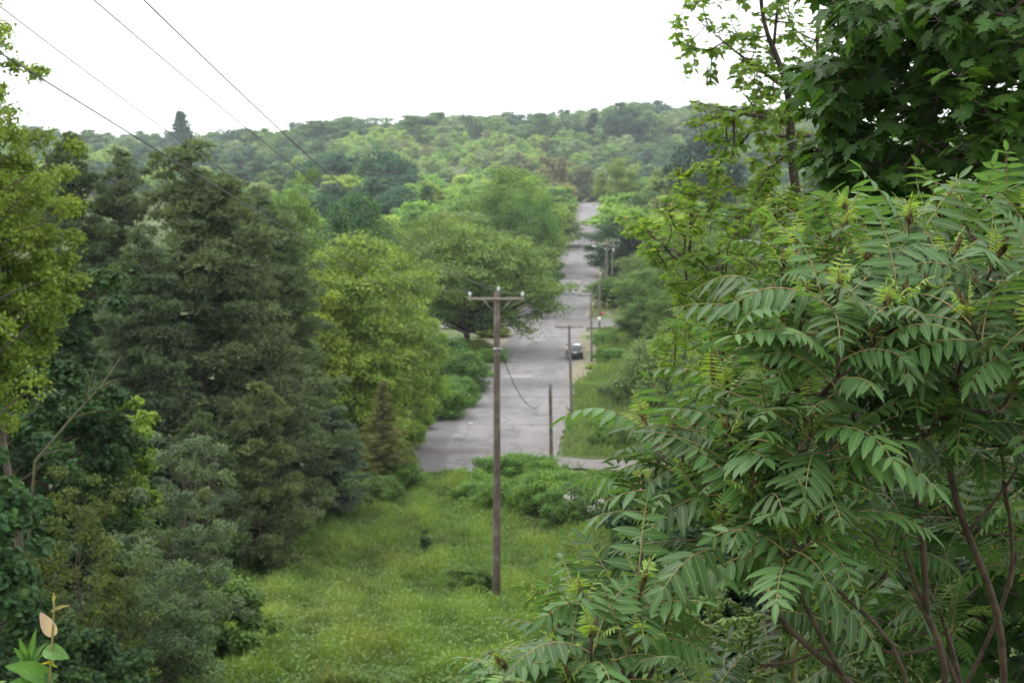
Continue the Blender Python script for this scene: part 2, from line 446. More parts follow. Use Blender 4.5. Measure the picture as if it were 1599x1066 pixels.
def asphalt(name, base, marks=False):
    m, nt, out = new_mat(name)
    tc = N_(nt, 'ShaderNodeTexCoord'); v = tc.outputs['Object']
    sx = N_(nt, 'ShaderNodeSeparateXYZ'); nt.links.new(v, sx.inputs[0])
    fine = noise(nt, v, 9, 6, .7); mid = noise(nt, v, .45, 5, .6)
    mp = N_(nt, 'ShaderNodeMapping'); mp.inputs['Scale'].default_value = (.9, .06, 1); nt.links.new(v, mp.inputs[0])
    streak = noise(nt, mp.outputs[0], 1.0, 5, .6)
    col = mixc(nt, mrange(nt, mid, .35, .65, 0, 1), tuple(c * .76 for c in base), tuple(c * 1.12 for c in base))
    col = mixc(nt, mrange(nt, streak, .45, .68, 0, .55), col, tuple(c * 1.3 for c in base))
    col = mixc(nt, mrange(nt, fine, .5, .75, 0, .35), col, (.06, .055, .055))
    # cracks
    vo = N_(nt, 'ShaderNodeTexVoronoi', feature='DISTANCE_TO_EDGE'); vo.inputs['Scale'].default_value = .16
    wv = N_(nt, 'ShaderNodeVectorMath', operation='ADD')
    nc = N_(nt, 'ShaderNodeTexNoise'); nc.inputs['Scale'].default_value = .7; nc.inputs['Detail'].default_value = 4
    nt.links.new(v, nc.inputs['Vector'])
    sc = N_(nt, 'ShaderNodeVectorMath', operation='SCALE'); sc.inputs['Scale'].default_value = 3.5
    nt.links.new(nc.outputs['Color'], sc.inputs[0]); nt.links.new(v, wv.inputs[0]); nt.links.new(sc.outputs[0], wv.inputs[1])
    nt.links.new(wv.outputs[0], vo.inputs['Vector'])
    col = mixc(nt, mrange(nt, vo.outputs['Distance'], 0, .03, .75, 0), col, (.05, .045, .045))
    if marks:
        at_ = N_(nt, 'ShaderNodeAttribute', attribute_name='rnd')
        wob = math_(nt, 'MULTIPLY', math_(nt, 'SUBTRACT', noise(nt, v, .8, 5, .7), .5), 3.0)
        wobs = math_(nt, 'MULTIPLY', math_(nt, 'SUBTRACT', noise(nt, v, 1.5, 4, .6), .5), .8)
        lane = math_(nt, 'ADD', at_.outputs['Fac'], math_(nt, 'MULTIPLY', wob, .01))
        XY = (sx.outputs[0], sx.outputs[1]); LY = (math_(nt, 'MULTIPLY', at_.outputs['Fac'], 10.5), sx.outputs[1])
        col = mixc(nt, mrange(nt, lane, .22, .25, .75, 0), col, tuple(c * .60 for c in base))           # older strip along the left
        col = mixc(nt, mrange(nt, lane, .86, .97, 0, .5), col, (.15, .13, .11))                          # sand at the right edge
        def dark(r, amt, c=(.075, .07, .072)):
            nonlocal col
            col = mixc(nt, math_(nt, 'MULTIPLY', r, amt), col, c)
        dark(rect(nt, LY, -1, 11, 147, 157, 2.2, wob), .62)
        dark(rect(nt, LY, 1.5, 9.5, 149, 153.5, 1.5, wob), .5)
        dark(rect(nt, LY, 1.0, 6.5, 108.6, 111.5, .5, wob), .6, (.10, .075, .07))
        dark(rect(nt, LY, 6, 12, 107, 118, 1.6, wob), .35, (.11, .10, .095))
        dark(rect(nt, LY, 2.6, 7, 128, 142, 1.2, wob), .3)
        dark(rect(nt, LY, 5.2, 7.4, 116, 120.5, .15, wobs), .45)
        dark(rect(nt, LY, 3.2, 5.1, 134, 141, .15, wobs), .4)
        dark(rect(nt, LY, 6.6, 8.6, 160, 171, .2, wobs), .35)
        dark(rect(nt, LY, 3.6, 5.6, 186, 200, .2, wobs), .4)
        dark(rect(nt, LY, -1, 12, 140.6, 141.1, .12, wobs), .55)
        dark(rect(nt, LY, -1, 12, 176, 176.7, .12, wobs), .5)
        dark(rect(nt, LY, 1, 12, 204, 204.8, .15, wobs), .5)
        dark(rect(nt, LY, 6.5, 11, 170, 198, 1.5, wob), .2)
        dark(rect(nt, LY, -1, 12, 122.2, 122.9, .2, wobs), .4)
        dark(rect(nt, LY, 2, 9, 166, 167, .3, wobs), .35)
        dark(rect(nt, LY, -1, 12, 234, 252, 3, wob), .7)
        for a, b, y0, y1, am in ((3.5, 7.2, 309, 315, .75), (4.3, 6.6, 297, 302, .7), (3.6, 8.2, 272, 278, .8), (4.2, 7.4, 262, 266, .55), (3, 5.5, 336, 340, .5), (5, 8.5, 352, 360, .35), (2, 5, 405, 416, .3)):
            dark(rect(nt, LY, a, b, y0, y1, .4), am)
        pale = rect(nt, LY, 3.4, 6.0, 158.4, 160.6, .35, wobs)
        col = mixc(nt, math_(nt, 'MULTIPLY', pale, .7), col, (.27, .265, .27))
        for a, b in ((4.55, .12), (6.9, .10), (8.3, .16)):                                                # worn tar and wheel lines
            ln = math_(nt, 'SUBTRACT', LY[0], a + 0.0)
            ln = math_(nt, 'ABSOLUTE', math_(nt, 'ADD', ln, math_(nt, 'MULTIPLY', wobs, .35)))
            col = mixc(nt, mrange(nt, ln, b * .3, b, .10, 0), col, (.24, .23, .23) if a > 5 else (.08, .075, .08))
    p = N_(nt, 'ShaderNodeBsdfPrincipled'); nt.links.new(col, p.inputs['Base Color'])
    p.inputs['Roughness'].default_value = .78; p.inputs['Specular IOR Level'].default_value = .35
    b = N_(nt, 'ShaderNodeBump'); b.inputs['Strength'].default_value = .35; b.inputs['Distance'].default_value = .02
    nt.links.new(fine, b.inputs['Height']); nt.links.new(b.outputs[0], p.inputs['Normal'])
    nt.links.new(p.outputs[0], out.inputs[0])
    return m
M['asphalt'] = asphalt('asphalt', (.170, .158, .158), True)
M['asphalt_old'] = asphalt('asphalt_old', (.140, .128, .120))

def strip(name, rows, mat, lift, edge=.25, seed=1):
    """rows: list of (left point xy, right point xy); laid on the ground with ragged edges"""
    R = rs(seed); g = Geo(); n = len(rows); k = 9
    V = []; A = []
    for (l, r) in rows:
        l = np.array(l, float); r = np.array(r, float); w = nrm(r - l)
        l = l - w * R.rand() * edge; r = r + w * R.rand() * edge
        for q in range(k):
            t = q / (k - 1); p = l * (1 - t) + r * t
            z = ground(p[0], p[1]) + lift + .05 * (1 - (2 * t - 1) ** 2)
            V.append((p[0], p[1], z)); A.append(t)
    i = np.arange(n - 1)[:, None] * k; j = np.arange(k - 1)[None, :]
    f4 = np.stack([i + j, i + j + 1, i + k + j + 1, i + k + j], -1).reshape(-1, 4)
    g.add(V, None, f4, np.array(A), 0)
    o = g.obj(name, mat, smooth=True); return tag(o, None, None, None, 'structure')
yy = np.concatenate([np.arange(100, 240, 1.5), np.arange(240, 801, 5)])
strip('road', [((road_l(y), y), (road_r(y), y)) for y in yy], M['asphalt'], .03, .4, 3)
strip('cross_road', [((x, 229.5 + .04 * x), (x, 217.5 + .04 * x)) for x in np.arange(-48, 58, 2.0)], M['asphalt_old'], .036, .5, 4)
_x0 = float(road_r(106)) - 1.5
strip('lane', [((_x0 + s, 107.4 - s * .36), (_x0 + s, 103.4 - s * .40)) for s in np.arange(0, 44, .8)], M['asphalt_old'], .026, .9, 5)
m_dirt = rough_mat('dry_verge', (.15, .135, .085), (.22, .19, .14), 1.2, None, .95, .4, 6, (.10, .14, .05))
strip('dirt_pulloff', [((float(road_l(y)) - 3.6 * math.sin((y - 166) / 46 * math.pi) - .3, y), (float(road_l(y)) + .5, y)) for y in np.arange(168, 212, 2.0)], m_dirt, .022, .8, 6)
strip('sandy_verge', [((float(road_r(y)) - .5, y), (float(road_r(y)) + .25 + 1.3 * max(0.1, math.sin((y - 150) / 66 * math.pi)), y)) for y in np.arange(152, 214, 2.0)], m_dirt, .020, .7, 7)
strip('far_verge', [((float(road_r(y)) - .5, y), (float(road_r(y)) + 6, y)) for y in np.arange(236, 330, 3.0)], m_dirt, .020, 1.2, 8)
strip('left_verge', [((float(road_l(y)) - 3, y), (float(road_l(y)) + .4, y)) for y in np.arange(300, 700, 6.0)], m_dirt, .020, 1.2, 9)

# ------------------------------------------------------------------ plant builders
def curve(p0, p1, bend, n):
    """quadratic path from p0 to p1 through mid + bend"""
    t = np.linspace(0, 1, n)[:, None]
    m = (np.asarray(p0) + np.asarray(p1)) / 2 + np.asarray(bend)
    return (1 - t) ** 2 * p0 + 2 * t * (1 - t) * m + t * t * p1

def lobe_fn(R, amp, k=5):
    ds = nrm(R.randn(k, 3)); ph = R.rand(k) * 6.28; fr = 2 + R.rand(k) * 2.5
    def f(d):
        s = np.zeros(len(d))
        for i in range(k): s += np.sin(fr[i] * (d @ ds[i]) * 2 + ph[i])
        return 1 + amp * s / math.sqrt(k)
    return f

def puff_leaves(g, R, C, rad, n, leaf, T, aspect=.62, flat=.7, up=.75, rnd_off=None, mat=0, inner=.45, centre=None, hang=.25):
    """n leaves in each puff (cloud of leaves) around centres C"""
    k = len(C)
    idx = np.repeat(np.arange(k), n)
    d = nrm(R.randn(len(idx), 3)); d[:, 2] = np.where((d[:, 2] < 0) & (R.rand(len(idx)) < .5), -d[:, 2], d[:, 2])
    r = rad[idx] * (inner + (1 - inner) * R.rand(len(idx)) ** .6) * (1 + .25 * R.randn(len(idx)).clip(-1.5, 1.8))
    P = C[idx] + d * r[:, None] * np.array([1, 1, flat])
    nv = d * .7 + np.array([0, 0, up]) + R.randn(len(idx), 3) * .45
    D = np.cross(nv, R.randn(len(idx), 3)); D[:, 2] -= hang
    L = leaf * (.7 + .6 * R.rand(len(idx)))
    tone = (R.rand(k) if rnd_off is None else rnd_off)[idx]
    rv = (tone * .5 + R.rand(len(idx)) * .5)
    leaves(g, P - nrm(D) * L[:, None] * .5, D, nv, L, L * aspect, T, rv, mat)

def spaced(R, fn, n, mind, tries=40):
    out = []
    for _ in range(n * tries):
        p = fn()
        if p is None: continue
        if all(((p - q) ** 2).sum() > mind * mind for q in out[-400:]):
            out.append(p)
            if len(out) >= n: break
    return np.array(out)

def broad(seed, h, w, cb=.22, puffs=70, pr=.17, lpp=150, leaf=.16, T=None, amp=.16, shape='round', trunk=.3, sides=5, limb_lo=.3, flat=.7,
          aspect=.62, shell=.5, forks=1, lean=0.0, up=.75):
    """broadleaf tree standing at the origin -> (trunk geo, crown geo)"""
    R = rs(seed); T = T or T_DIA
    f = lobe_fn(R, amp); cz = h * (cb + (1 - cb) * .46); rz = h - cz; rzl = cz - h * cb
    rx = w / 2
    def samp():
        d = nrm(R.randn(1, 3))[0]
        rr = shell + (1 - shell) * R.rand() ** .7
        s = f(d[None])[0] * rr
        z = d[2] * (rz if d[2] > 0 else rzl)
        hs = rx
        if shape == 'upright': hs = rx * (1 - .35 * max(d[2], 0))
        if shape == 'flat': z *= (1 - .25 * (d[2] > 0)); 
        if shape == 'cone': hs = rx * (1.15 - .75 * (d[2] + 1) / 2)
        return np.array([d[0] * hs * s + lean * (z + cz), d[1] * hs * s, cz + z * min(s, 1.0 / max(abs(d[2]), .6) if False else s)])
    prad = pr * w
    C = spaced(R, samp, puffs, prad * .62)
    C[:, 2] = np.clip(C[:, 2], prad * .4, h - prad * .55)
    rad = prad * (.7 + .6 * R.rand(len(C)))
    gc = Geo(); puff_leaves(gc, R, C, rad, lpp, leaf, T, aspect, flat, up)
    # trunk(s) and limbs
    gt = Geo(); tops = []
    for k in range(forks):
        a = R.rand() * 6.28; sp = (0 if forks == 1 else .16 * w)
        top = np.array([math.cos(a) * sp + lean * h * .8, math.sin(a) * sp, h * .86])
        n = 9; t = np.linspace(0, 1, n)[:, None]
        P = top * t ** (1 if forks == 1 else 1.4) * np.array([1, 1, 0]) + np.array([0, 0, 1]) * t * h * .86
        P[:, 2] -= .15 * (t[:, 0] == 0)
        P[1:, :2] += R.randn(n - 1, 2) * .012 * h
        rr = trunk * (1 - .88 * t[:, 0]) * (1 if forks == 1 else .75); rr[0] *= 1.35
        tube(gt, P, rr, max(sides + 2, 6)); tops.append((P, rr))
    for c in C:
        P, rr = tops[R.randint(len(tops))]
        zt = np.clip(c[2] - np.hypot(c[0], c[1]) * (.45 + .4 * R.rand()), h * limb_lo * (.8 + .3 * R.rand()), h * .8)
        zt = min(zt, c[2]) if c[2] > h * .12 else max(c[2] * .6, .05)
        k = np.interp(zt, P[:, 2], np.arange(len(P))); i0 = int(k); fr = k - i0
        p0 = P[i0] * (1 - fr) + P[min(i0 + 1, len(P) - 1)] * fr
        rad0 = np.interp(zt, P[:, 2], rr) * (.30 + .2 * R.rand())
        bend = np.array([0, 0, .10 * np.linalg.norm(c - p0)]) * R.uniform(-.6, 1) + R.randn(3) * .03 * w
        Q = curve(p0, c, bend, 6)
        tube(gt, Q, np.linspace(rad0, rad0 * .22, 6), sides if sides < 5 else 5, cap=False)
    return gt, gc

def pine(seed, h, w, cb=.06, rows=24, per=6, tufts=26, blades=9, bl=.24, bw=.035, trunk=.25, rise=.28, top_pow=.75, ragged=.22, plume=.5):
    """white pine: whorls of level branches carrying plumes of needles -> (trunk, crown)"""
    R = rs(seed); gt = Geo(); gc = Geo()
    n = 10; z = np.linspace(-.1, h * .985, n)
    P = np.stack([R.randn(n) * .01 * h, R.randn(n) * .01 * h, z], -1); P[0, :2] = 0; P[-1, :2] *= .5
    rr = trunk * (1 - .95 * np.linspace(0, 1, n)); tube(gt, P, rr, 7)
    TP = []; TD = []; TS = []; TT = []
    for i in range(rows):
        t = (i + .5 * R.rand()) / rows
        zz = h * (cb + (1 - cb) * t * .97)
        env = (1 - t ** (1 / top_pow)) if False else max(1 - t, 0.02) ** top_pow
        low = min(1, .72 + t * 1.6)
        m = per if t < .85 else max(3, per - 2)
        a0 = R.rand() * 6.28
        for k in range(m):
            a = a0 + k * 6.283 / m + R.randn() * .25
            L = w / 2 * env * low * (1 + ragged * R.randn())
            L = max(L, .25)
            c = np.array([np.interp(zz, z, P[:, 0]), np.interp(zz, z, P[:, 1]), zz])
            e = c + np.array([math.cos(a) * L, math.sin(a) * L, L * (rise * (.4 + 1.2 * t)) + .1 * R.randn() * L])
            Q = curve(c, e, (0, 0, -.10 * L), 6)
            tube(gt, Q, np.linspace(.05 + trunk * .16 * (1 - t), .012, 6), 4, cap=False)
            tone = R.rand()
            s = (.25 if t < .7 else 0.03) + (1 - (.25 if t < .7 else .03)) * np.linspace(0, 1, max(4, int(tufts * (.3 + .7 * env)))) ** .75
            for q in s:
                b = Q[0] * (1 - q) ** 2 + 2 * q * (1 - q) * ((Q[0] + Q[-1]) / 2 + np.array([0, 0, -.10 * L])) + Q[-1] * q * q
                sp = plume * (.3 + .7 * q) * max(.35, env ** .5)
                tt = b + R.randn(3) * np.array([sp, sp, sp * .26]) * .8 + np.array([0, 0, .06])
                TP.append(tt); TD.append(nrm(np.array([math.cos(a) * .7, math.sin(a) * .7, .9]) + R.randn(3) * .35)); TS.append(.8 + .5 * R.rand()); TT.append(.35 * tone + .65 * q * q)
    TP = np.array(TP); TD = np.array(TD); TS = np.array(TS); TT = np.array(TT)
    idx = np.repeat(np.arange(len(TP)), blades)
    D = nrm(TD[idx] * .8 + R.randn(len(idx), 3) * .75)
    L = bl * TS[idx] * (.7 + .5 * R.rand(len(idx)))
    leaves(gc, TP[idx] + R.randn(len(idx), 3) * .05, D, R.randn(len(idx), 3), L, np.full(len(idx), bw), T_DIA, TT[idx] * .7 + .3 * R.rand(len(idx)))
    return gt, gc

def plumed(seed, h, w, cb=.05, rows=24, per=7, bl=.28, bw=.07, trunk=.3, top_pow=.55, pl=.9, tufts=34, blades=6, flat=.34, lop=.0):
    """big white pine: irregular level boughs, each ending in flat feathery plumes"""
    R = rs(seed); gt = Geo(); gc = Geo(); n = 10; z = np.linspace(-.1, h * .97, n)
    P = np.stack([R.randn(n) * .01 * h, R.randn(n) * .01 * h, z], -1); P[0, :2] = 0
    tube(gt, P, trunk * (1 - .94 * np.linspace(0, 1, n)), 7)
    C = []; rad = []; tone = []; outd = []
    for i in range(rows):
        t0 = (i + .5) / rows
        for k in range(per if t0 < .9 else 4):
            t = min(.99, max(0, t0 + R.randn() * .022)); zz = h * (cb + (.94 - cb) * t)
            env = max(1 - t, .015) ** top_pow * min(1, .78 + t * 1.2)
            a = R.rand() * 6.283; L = w / 2 * env * (1 + lop * math.cos(a)) * R.uniform(.62, 1.12); L = max(L, .3)
            c = np.array([np.interp(zz, z, P[:, 0]), np.interp(zz, z, P[:, 1]), zz])
            e = c + np.array([math.cos(a) * L, math.sin(a) * L, L * (.08 + .42 * t + .14 * R.randn())])
            Q = curve(c, e, (0, 0, -.12 * L), 6)
            tube(gt, Q, np.linspace(.05 + trunk * .15 * (1 - t), .015, 6), 4, cap=False)
            tn = R.rand()
            for q in np.arange(1.0, .25, -.8 * pl / max(L, pl)):
                b = Q[0] * (1 - q) ** 2 + 2 * q * (1 - q) * ((Q[0] + Q[-1]) / 2 + np.array([0, 0, -.12 * L])) + Q[-1] * q * q
                C.append(b + R.randn(3) * np.array([.25, .25, .06]) * pl); rad.append(pl * R.uniform(.6, 1.1) * (.55 + .45 * env) ); tone.append(tn * .4 + q * .35); outd.append((math.cos(a), math.sin(a), .5))
    C = np.array(C); rad = np.array(rad); tone = np.array(tone); outd = np.array(outd)
    i1 = np.repeat(np.arange(len(C)), tufts); m = len(i1)
    d = nrm(R.randn(m, 3)); d[:, 2] = np.abs(d[:, 2]) * np.where(R.rand(m) < .8, 1, -1)
    T = C[i1] + d * (rad[i1] * R.rand(m) ** .4)[:, None] * np.array([1, 1, flat])
    i2 = np.repeat(np.arange(m), blades)
    D = nrm(d[i2] * .6 + outd[i1][i2] * .5 + R.randn(len(i2), 3) * .6)
    leaves(gc, T[i2], D, R.randn(len(i2), 3), bl * R.uniform(.6, 1.2, len(i2)), np.full(len(i2), bw), T_DIA, np.clip(tone[i1][i2] + .25 * (d[i2][:, 2] > 0) + .2 * R.rand(len(i2)) - .1, 0, 1))
    return gt, gc

def bare(seed, h, w, n=10):
    R = rs(seed); gt = Geo()
    for i in range(n):
        a = R.rand() * 6.28; e = np.array([math.cos(a) * w / 2 * R.rand() ** .5, math.sin(a) * w / 2 * R.rand() ** .5, h * (.6 + .4 * R.rand())])
        Q = curve(np.array([R.randn() * .05, R.randn() * .05, -.1]), e, R.randn(3) * .08 * h + np.array([0, 0, .12 * h]), 9)
        tube(gt, Q, np.linspace(.02, .004, 9), 4, cap=False)
        for k in range(7):
            j = R.randint(3, 8); b = Q[j]
            e2 = b + (R.randn(3) * .16 + np.array([math.cos(a) * .12, math.sin(a) * .12, .16])) * h * .9
            tube(gt, curve(b, e2, R.randn(3) * .03 * h, 5), np.linspace(.008, .003, 5), 3, cap=False)
    return gt

# ------------------------------------------------------------------ prototypes (each becomes the first placed tree of its kind)
PROTO = {}
def proto(kind, gt, gc, h, w, bark='bark', leafm='leaf'):
    mt = gt.mesh(kind + '_trunk', M[bark]); mc = gc.mesh(kind + '_crown', M[leafm])
    PROTO[kind] = (mt, mc, h, w)
def mk(kind, h, w, bark='bark', leafm='leaf', **k):
    gt, gc = broad(h=h, w=w, **k); proto(kind, gt, gc, h, w, bark, leafm)

mk('round_a', 13, 11, seed=11, cb=.06, puffs=115, pr=.115, lpp=230, leaf=.30, trunk=.26, amp=.2)
mk('round_b', 14, 12, seed=12, cb=.05, puffs=125, pr=.108, lpp=220, leaf=.30, trunk=.28, amp=.24)
mk('round_c', 12, 12, seed=13, cb=.04, puffs=115, pr=.115, lpp=230, leaf=.31, trunk=.25, amp=.28)
mk('upright_a', 15, 8, seed=14, cb=.10, puffs=150, pr=.115, lpp=190, leaf=.24, trunk=.22, shell=.4, flat=.6, shape='upright', amp=.2, limb_lo=.15)
mk('upright_b', 14, 7, seed=15, cb=.10, puffs=125, pr=.12, lpp=190, leaf=.24, trunk=.2, shell=.4, flat=.6, shape='upright', amp=.26, limb_lo=.15)
mk('airy_a', 13, 9, seed=16, cb=.12, puffs=110, pr=.10, lpp=150, leaf=.28, trunk=.2, amp=.3, shell=.35)
mk('spread', 17.5, 20, seed=27, cb=.17, puffs=300, pr=.07, lpp=200, leaf=.30, trunk=.42, amp=.2, shape='flat', forks=4, limb_lo=.16, flat=.55, bark='dark_bark', shell=.45)
mk('far_a', 12, 10, seed=21, cb=.04, puffs=75, pr=.165, lpp=130, leaf=.60, trunk=.25, sides=3, amp=.22)
mk('far_b', 13, 9, seed=22, cb=.04, puffs=70, pr=.175, lpp=130, leaf=.60, trunk=.25, sides=3, amp=.28)
mk('far_c', 11, 11, seed=23, cb=.02, puffs=80, pr=.15, lpp=130, leaf=.58, trunk=.25, sides=3, amp=.32)
mk('far_d', 15, 8, seed=24, cb=.05, puffs=70, pr=.18, lpp=130, leaf=.58, trunk=.25, sides=3, amp=.24, shape='upright')
mk('far_e', 11, 9, seed=25, cb=.05, puffs=80, pr=.12, lpp=100, leaf=.60, trunk=.2, sides=3, amp=.36, shell=.3)
mk('bush_a', 3.2, 4.2, seed=31, cb=0.0, puffs=110, pr=.12, lpp=200, leaf=.15, trunk=.05, sides=3, amp=.22, limb_lo=.05, aspect=.6, flat=.95, up=.5)
mk('bush_b', 3.6, 3.6, seed=32, cb=0.0, puffs=100, pr=.13, lpp=190, leaf=.15, trunk=.05, sides=3, amp=.28, limb_lo=.05, aspect=.6, flat=1.0, up=.5)
mk('bush_c', 2.6, 4.4, seed=33, cb=0.0, puffs=110, pr=.10, lpp=180, leaf=.14, trunk=.05, sides=3, amp=.34, limb_lo=.05, aspect=.6, flat=.95, up=.5)
_t, _c = plumed(41, 20, 10.5, rows=30, per=8, pl=1.05, top_pow=.6, tufts=40); proto('pine_a', _t, _c, 20, 10.5, 'dark_bark', 'needle')
_t, _c = plumed(42, 20, 8.5, rows=26, per=7, pl=.9, top_pow=.7); proto('pine_b', _t, _c, 20, 8.5, 'dark_bark', 'needle')
_t, _c = plumed(43, 7, 4.4, rows=15, per=7, pl=.5, bl=.2, bw=.05, trunk=.1, top_pow=.6, tufts=34); proto('pine_young', _t, _c, 7, 4.4, 'dark_bark', 'needle')
_t, _c = pine(44, 12, 5.0, cb=.03, rows=26, per=6, tufts=20, blades=9, bl=.26, bw=.06, trunk=.14, top_pow=.9, plume=.3, rise=.05, ragged=.3); proto('larch', _t, _c, 12, 5.0, 'bark', 'needle')
_t, _c = pine(45, 13, 6, cb=.02, rows=20, per=6, tufts=12, blades=6, bl=.8, bw=.34, trunk=.2, top_pow=1.0, plume=.5, rise=-.1); proto('spruce_far', _t, _c, 13, 6, 'bark', 'needle')

mk('mass_a', 13, 10, seed=51, cb=.02, puffs=40, pr=.19, lpp=80, leaf=.85, trunk=.25, sides=3, amp=.26, limb_lo=.1)
mk('mass_b', 14, 9, seed=52, cb=.02, puffs=38, pr=.19, lpp=80, leaf=.85, trunk=.25, sides=3, amp=.3, shape='upright', limb_lo=.1)
mk('mass_c', 12, 11, seed=53, cb=.02, puffs=42, pr=.17, lpp=80, leaf=.85, trunk=.25, sides=3, amp=.34, limb_lo=.1)
def plant(kind, name, px, Y, top, wpx, color, label, cat, group=None, rz=None, jitter=0, crown_name='crown', loc=None, seed=0):
    mt, mc, h0, w0 = PROTO[kind]
    R = random.Random(int(px * 7 + Y * 13 + seed))
    p = at(px, Y) if loc is None else np.array(loc)
    zt = pix(px, top, Y)[2]
    h = max(zt - p[2], .4); w = wpx * Y / FPX
    t = thing(name, Vector(p), label, cat, group, R.random() * 6.28 if rz is None else rz)
    sw = w / w0; sh = h / h0
    t.scale = (sw, sw, sh)
    a = bpy.data.objects.new('trunk' if not kind.startswith('bush') else 'stem', mt); COL.objects.link(a); a.parent = t
    b = bpy.data.objects.new(crown_name, mc); COL.objects.link(b); b.parent = t; b.color = (color[0] * 1.17, color[1] * 1.17, color[2] * 1.12, 1)
    return t
YG = (.165, .215, .030); FR = (.105, .185, .035); MD = (.070, .125, .030); DK = (.030, .066, .022); BG = (.028, .062, .040)
GY = (.105, .140, .085); PN = (.084, .116, .056); OL = (.10, .10, .035); PALE = (.14, .19, .06); RU = (.15, .12, .045); SG = (.09, .14, .055)

# ------------------------------------------------------------------ named trees and shrubs, left side
TREE, SHRUB = 'tree', 'shrub'
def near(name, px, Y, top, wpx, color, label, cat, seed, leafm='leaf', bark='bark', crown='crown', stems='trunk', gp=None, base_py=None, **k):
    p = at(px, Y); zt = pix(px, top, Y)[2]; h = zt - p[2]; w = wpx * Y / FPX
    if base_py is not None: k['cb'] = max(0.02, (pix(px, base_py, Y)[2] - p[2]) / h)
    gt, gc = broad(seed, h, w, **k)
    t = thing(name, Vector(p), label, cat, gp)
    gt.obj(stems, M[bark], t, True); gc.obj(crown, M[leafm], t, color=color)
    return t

near('locust_tree', -150, 25, -150, 540, (.140, .205, .034), 'tall airy yellow-green tree at the left edge reaching into the sky', TREE, 101, base_py=650,
     puffs=360, pr=.048, lpp=210, leaf=0.076, trunk=.20, amp=.3, T=T_OVA, shell=.3, flat=.8)
near('locust_tree', 20, 27, 165, 240, (.135, .205, .034), 'slender yellow-green tree with bare lower trunk at the left edge below the tallest crown', TREE, 102, base_py=650,
     puffs=200, pr=.08, lpp=220, leaf=0.075, trunk=.12, amp=.3, T=T_OVA, shell=.3, flat=.8)
near('maple_tree', 85, 38, 425, 280, DK, 'dark green maple behind the yellow-green tree at left', TREE, 103,
     puffs=190, pr=.085, lpp=230, leaf=0.125, trunk=.2, amp=.22, T=T_OVA, cb=.05, aspect=.85)
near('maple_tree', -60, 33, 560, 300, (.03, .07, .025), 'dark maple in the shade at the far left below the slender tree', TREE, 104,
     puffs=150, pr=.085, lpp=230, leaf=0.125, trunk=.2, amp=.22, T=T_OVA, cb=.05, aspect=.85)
near('maple_sapling', 5, 24, 690, 170, (.05, .105, .04), 'bluish green maple sapling at the lower left edge', TREE, 105,
     puffs=110, pr=.10, lpp=145, leaf=0.123, trunk=.06, amp=.25, T=T_OVA, cb=.02, aspect=.85)
near('hawthorn_shrub', 135, 27, 740, 200, (.075, .105, .030), 'olive brown tinged shrub between the maple sapling and the grey-green shrub', SHRUB, 106, crown='foliage', stems='stem',
     puffs=120, pr=.085, lpp=87, leaf=0.078, trunk=.05, amp=.32, T=T_OVA, cb=.02, shell=.35)
near('beech_sapling', 205, 41, 622, 115, (.125, .21, .035), 'bright green leafy sapling lit at its top in front of the dark pines', TREE, 107,
     puffs=70, pr=.12, lpp=159, leaf=0.134, trunk=.08, amp=.2, T=T_OVA, cb=.35, limb_lo=.3)  # bright leaf colour carries the light falling on this upper clump
near('maple_tree', 190, 43, 660, 190, (.035, .08, .03), 'dark rounded maple under the bright sapling top', TREE, 108,
     puffs=120, pr=.10, lpp=230, leaf=0.125, trunk=.12, amp=.2, T=T_OVA, cb=.02, aspect=.85)
near('autumn_olive', 275, 34, 672, 180, (.100, .145, .080), 'taller grey-green small-leaved shrub leaning right beside the dead shrub', SHRUB, 109, crown='foliage', stems='stem',
     puffs=150, pr=.08, lpp=174, leaf=0.067, trunk=.06, amp=.3, T=T_OVA, cb=.02, shell=.35, lean=.06)
near('autumn_olive', 225, 29, 845, 240, (.070, .115, .055), 'lower dusky grey-green shrub at the bottom left of the lawn', SHRUB, 110, crown='foliage', stems='stem',
     puffs=150, pr=.085, lpp=188, leaf=0.062, trunk=.05, amp=.28, T=T_OVA, cb=.02, shell=.35)
near('green_shrub', 335, 41, 895, 165, (.085, .155, .04), 'lush mid green shrub at the lower left corner of the lawn', SHRUB, 111, crown='foliage', stems='stem',
     puffs=90, pr=.11, lpp=174, leaf=0.123, trunk=.05, amp=.22, T=T_OVA, cb=.0, aspect=.75)
near('green_shrub', 275, 38, 985, 110, (.11, .19, .04), 'small bright green shrub below the lush one at lower left', SHRUB, 112, crown='foliage', stems='stem',
     puffs=50, pr=.13, lpp=145, leaf=0.112, trunk=.04, amp=.22, T=T_OVA, cb=.0, aspect=.75)
near('green_shrub', 110, 22.5, 985, 230, (.03, .065, .025), 'dark shrub along the bottom edge at left', SHRUB, 113, crown='foliage', stems='stem',
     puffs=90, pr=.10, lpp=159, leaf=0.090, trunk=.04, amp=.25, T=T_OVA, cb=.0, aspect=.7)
def dead_shrub(px, Y, top, wpx, seed, label):
    p = at(px, Y); h = pix(px, top, Y)[2] - p[2]
    g = bare(seed, h, wpx * Y / FPX); o = g.obj('dead_shrub', M['bark']); o.location = Vector(p); tag(o, label, SHRUB)
dead_shrub(300, 47, 645, 90, 7, 'leafless grey dead shrub with fine twigs in front of the pines')
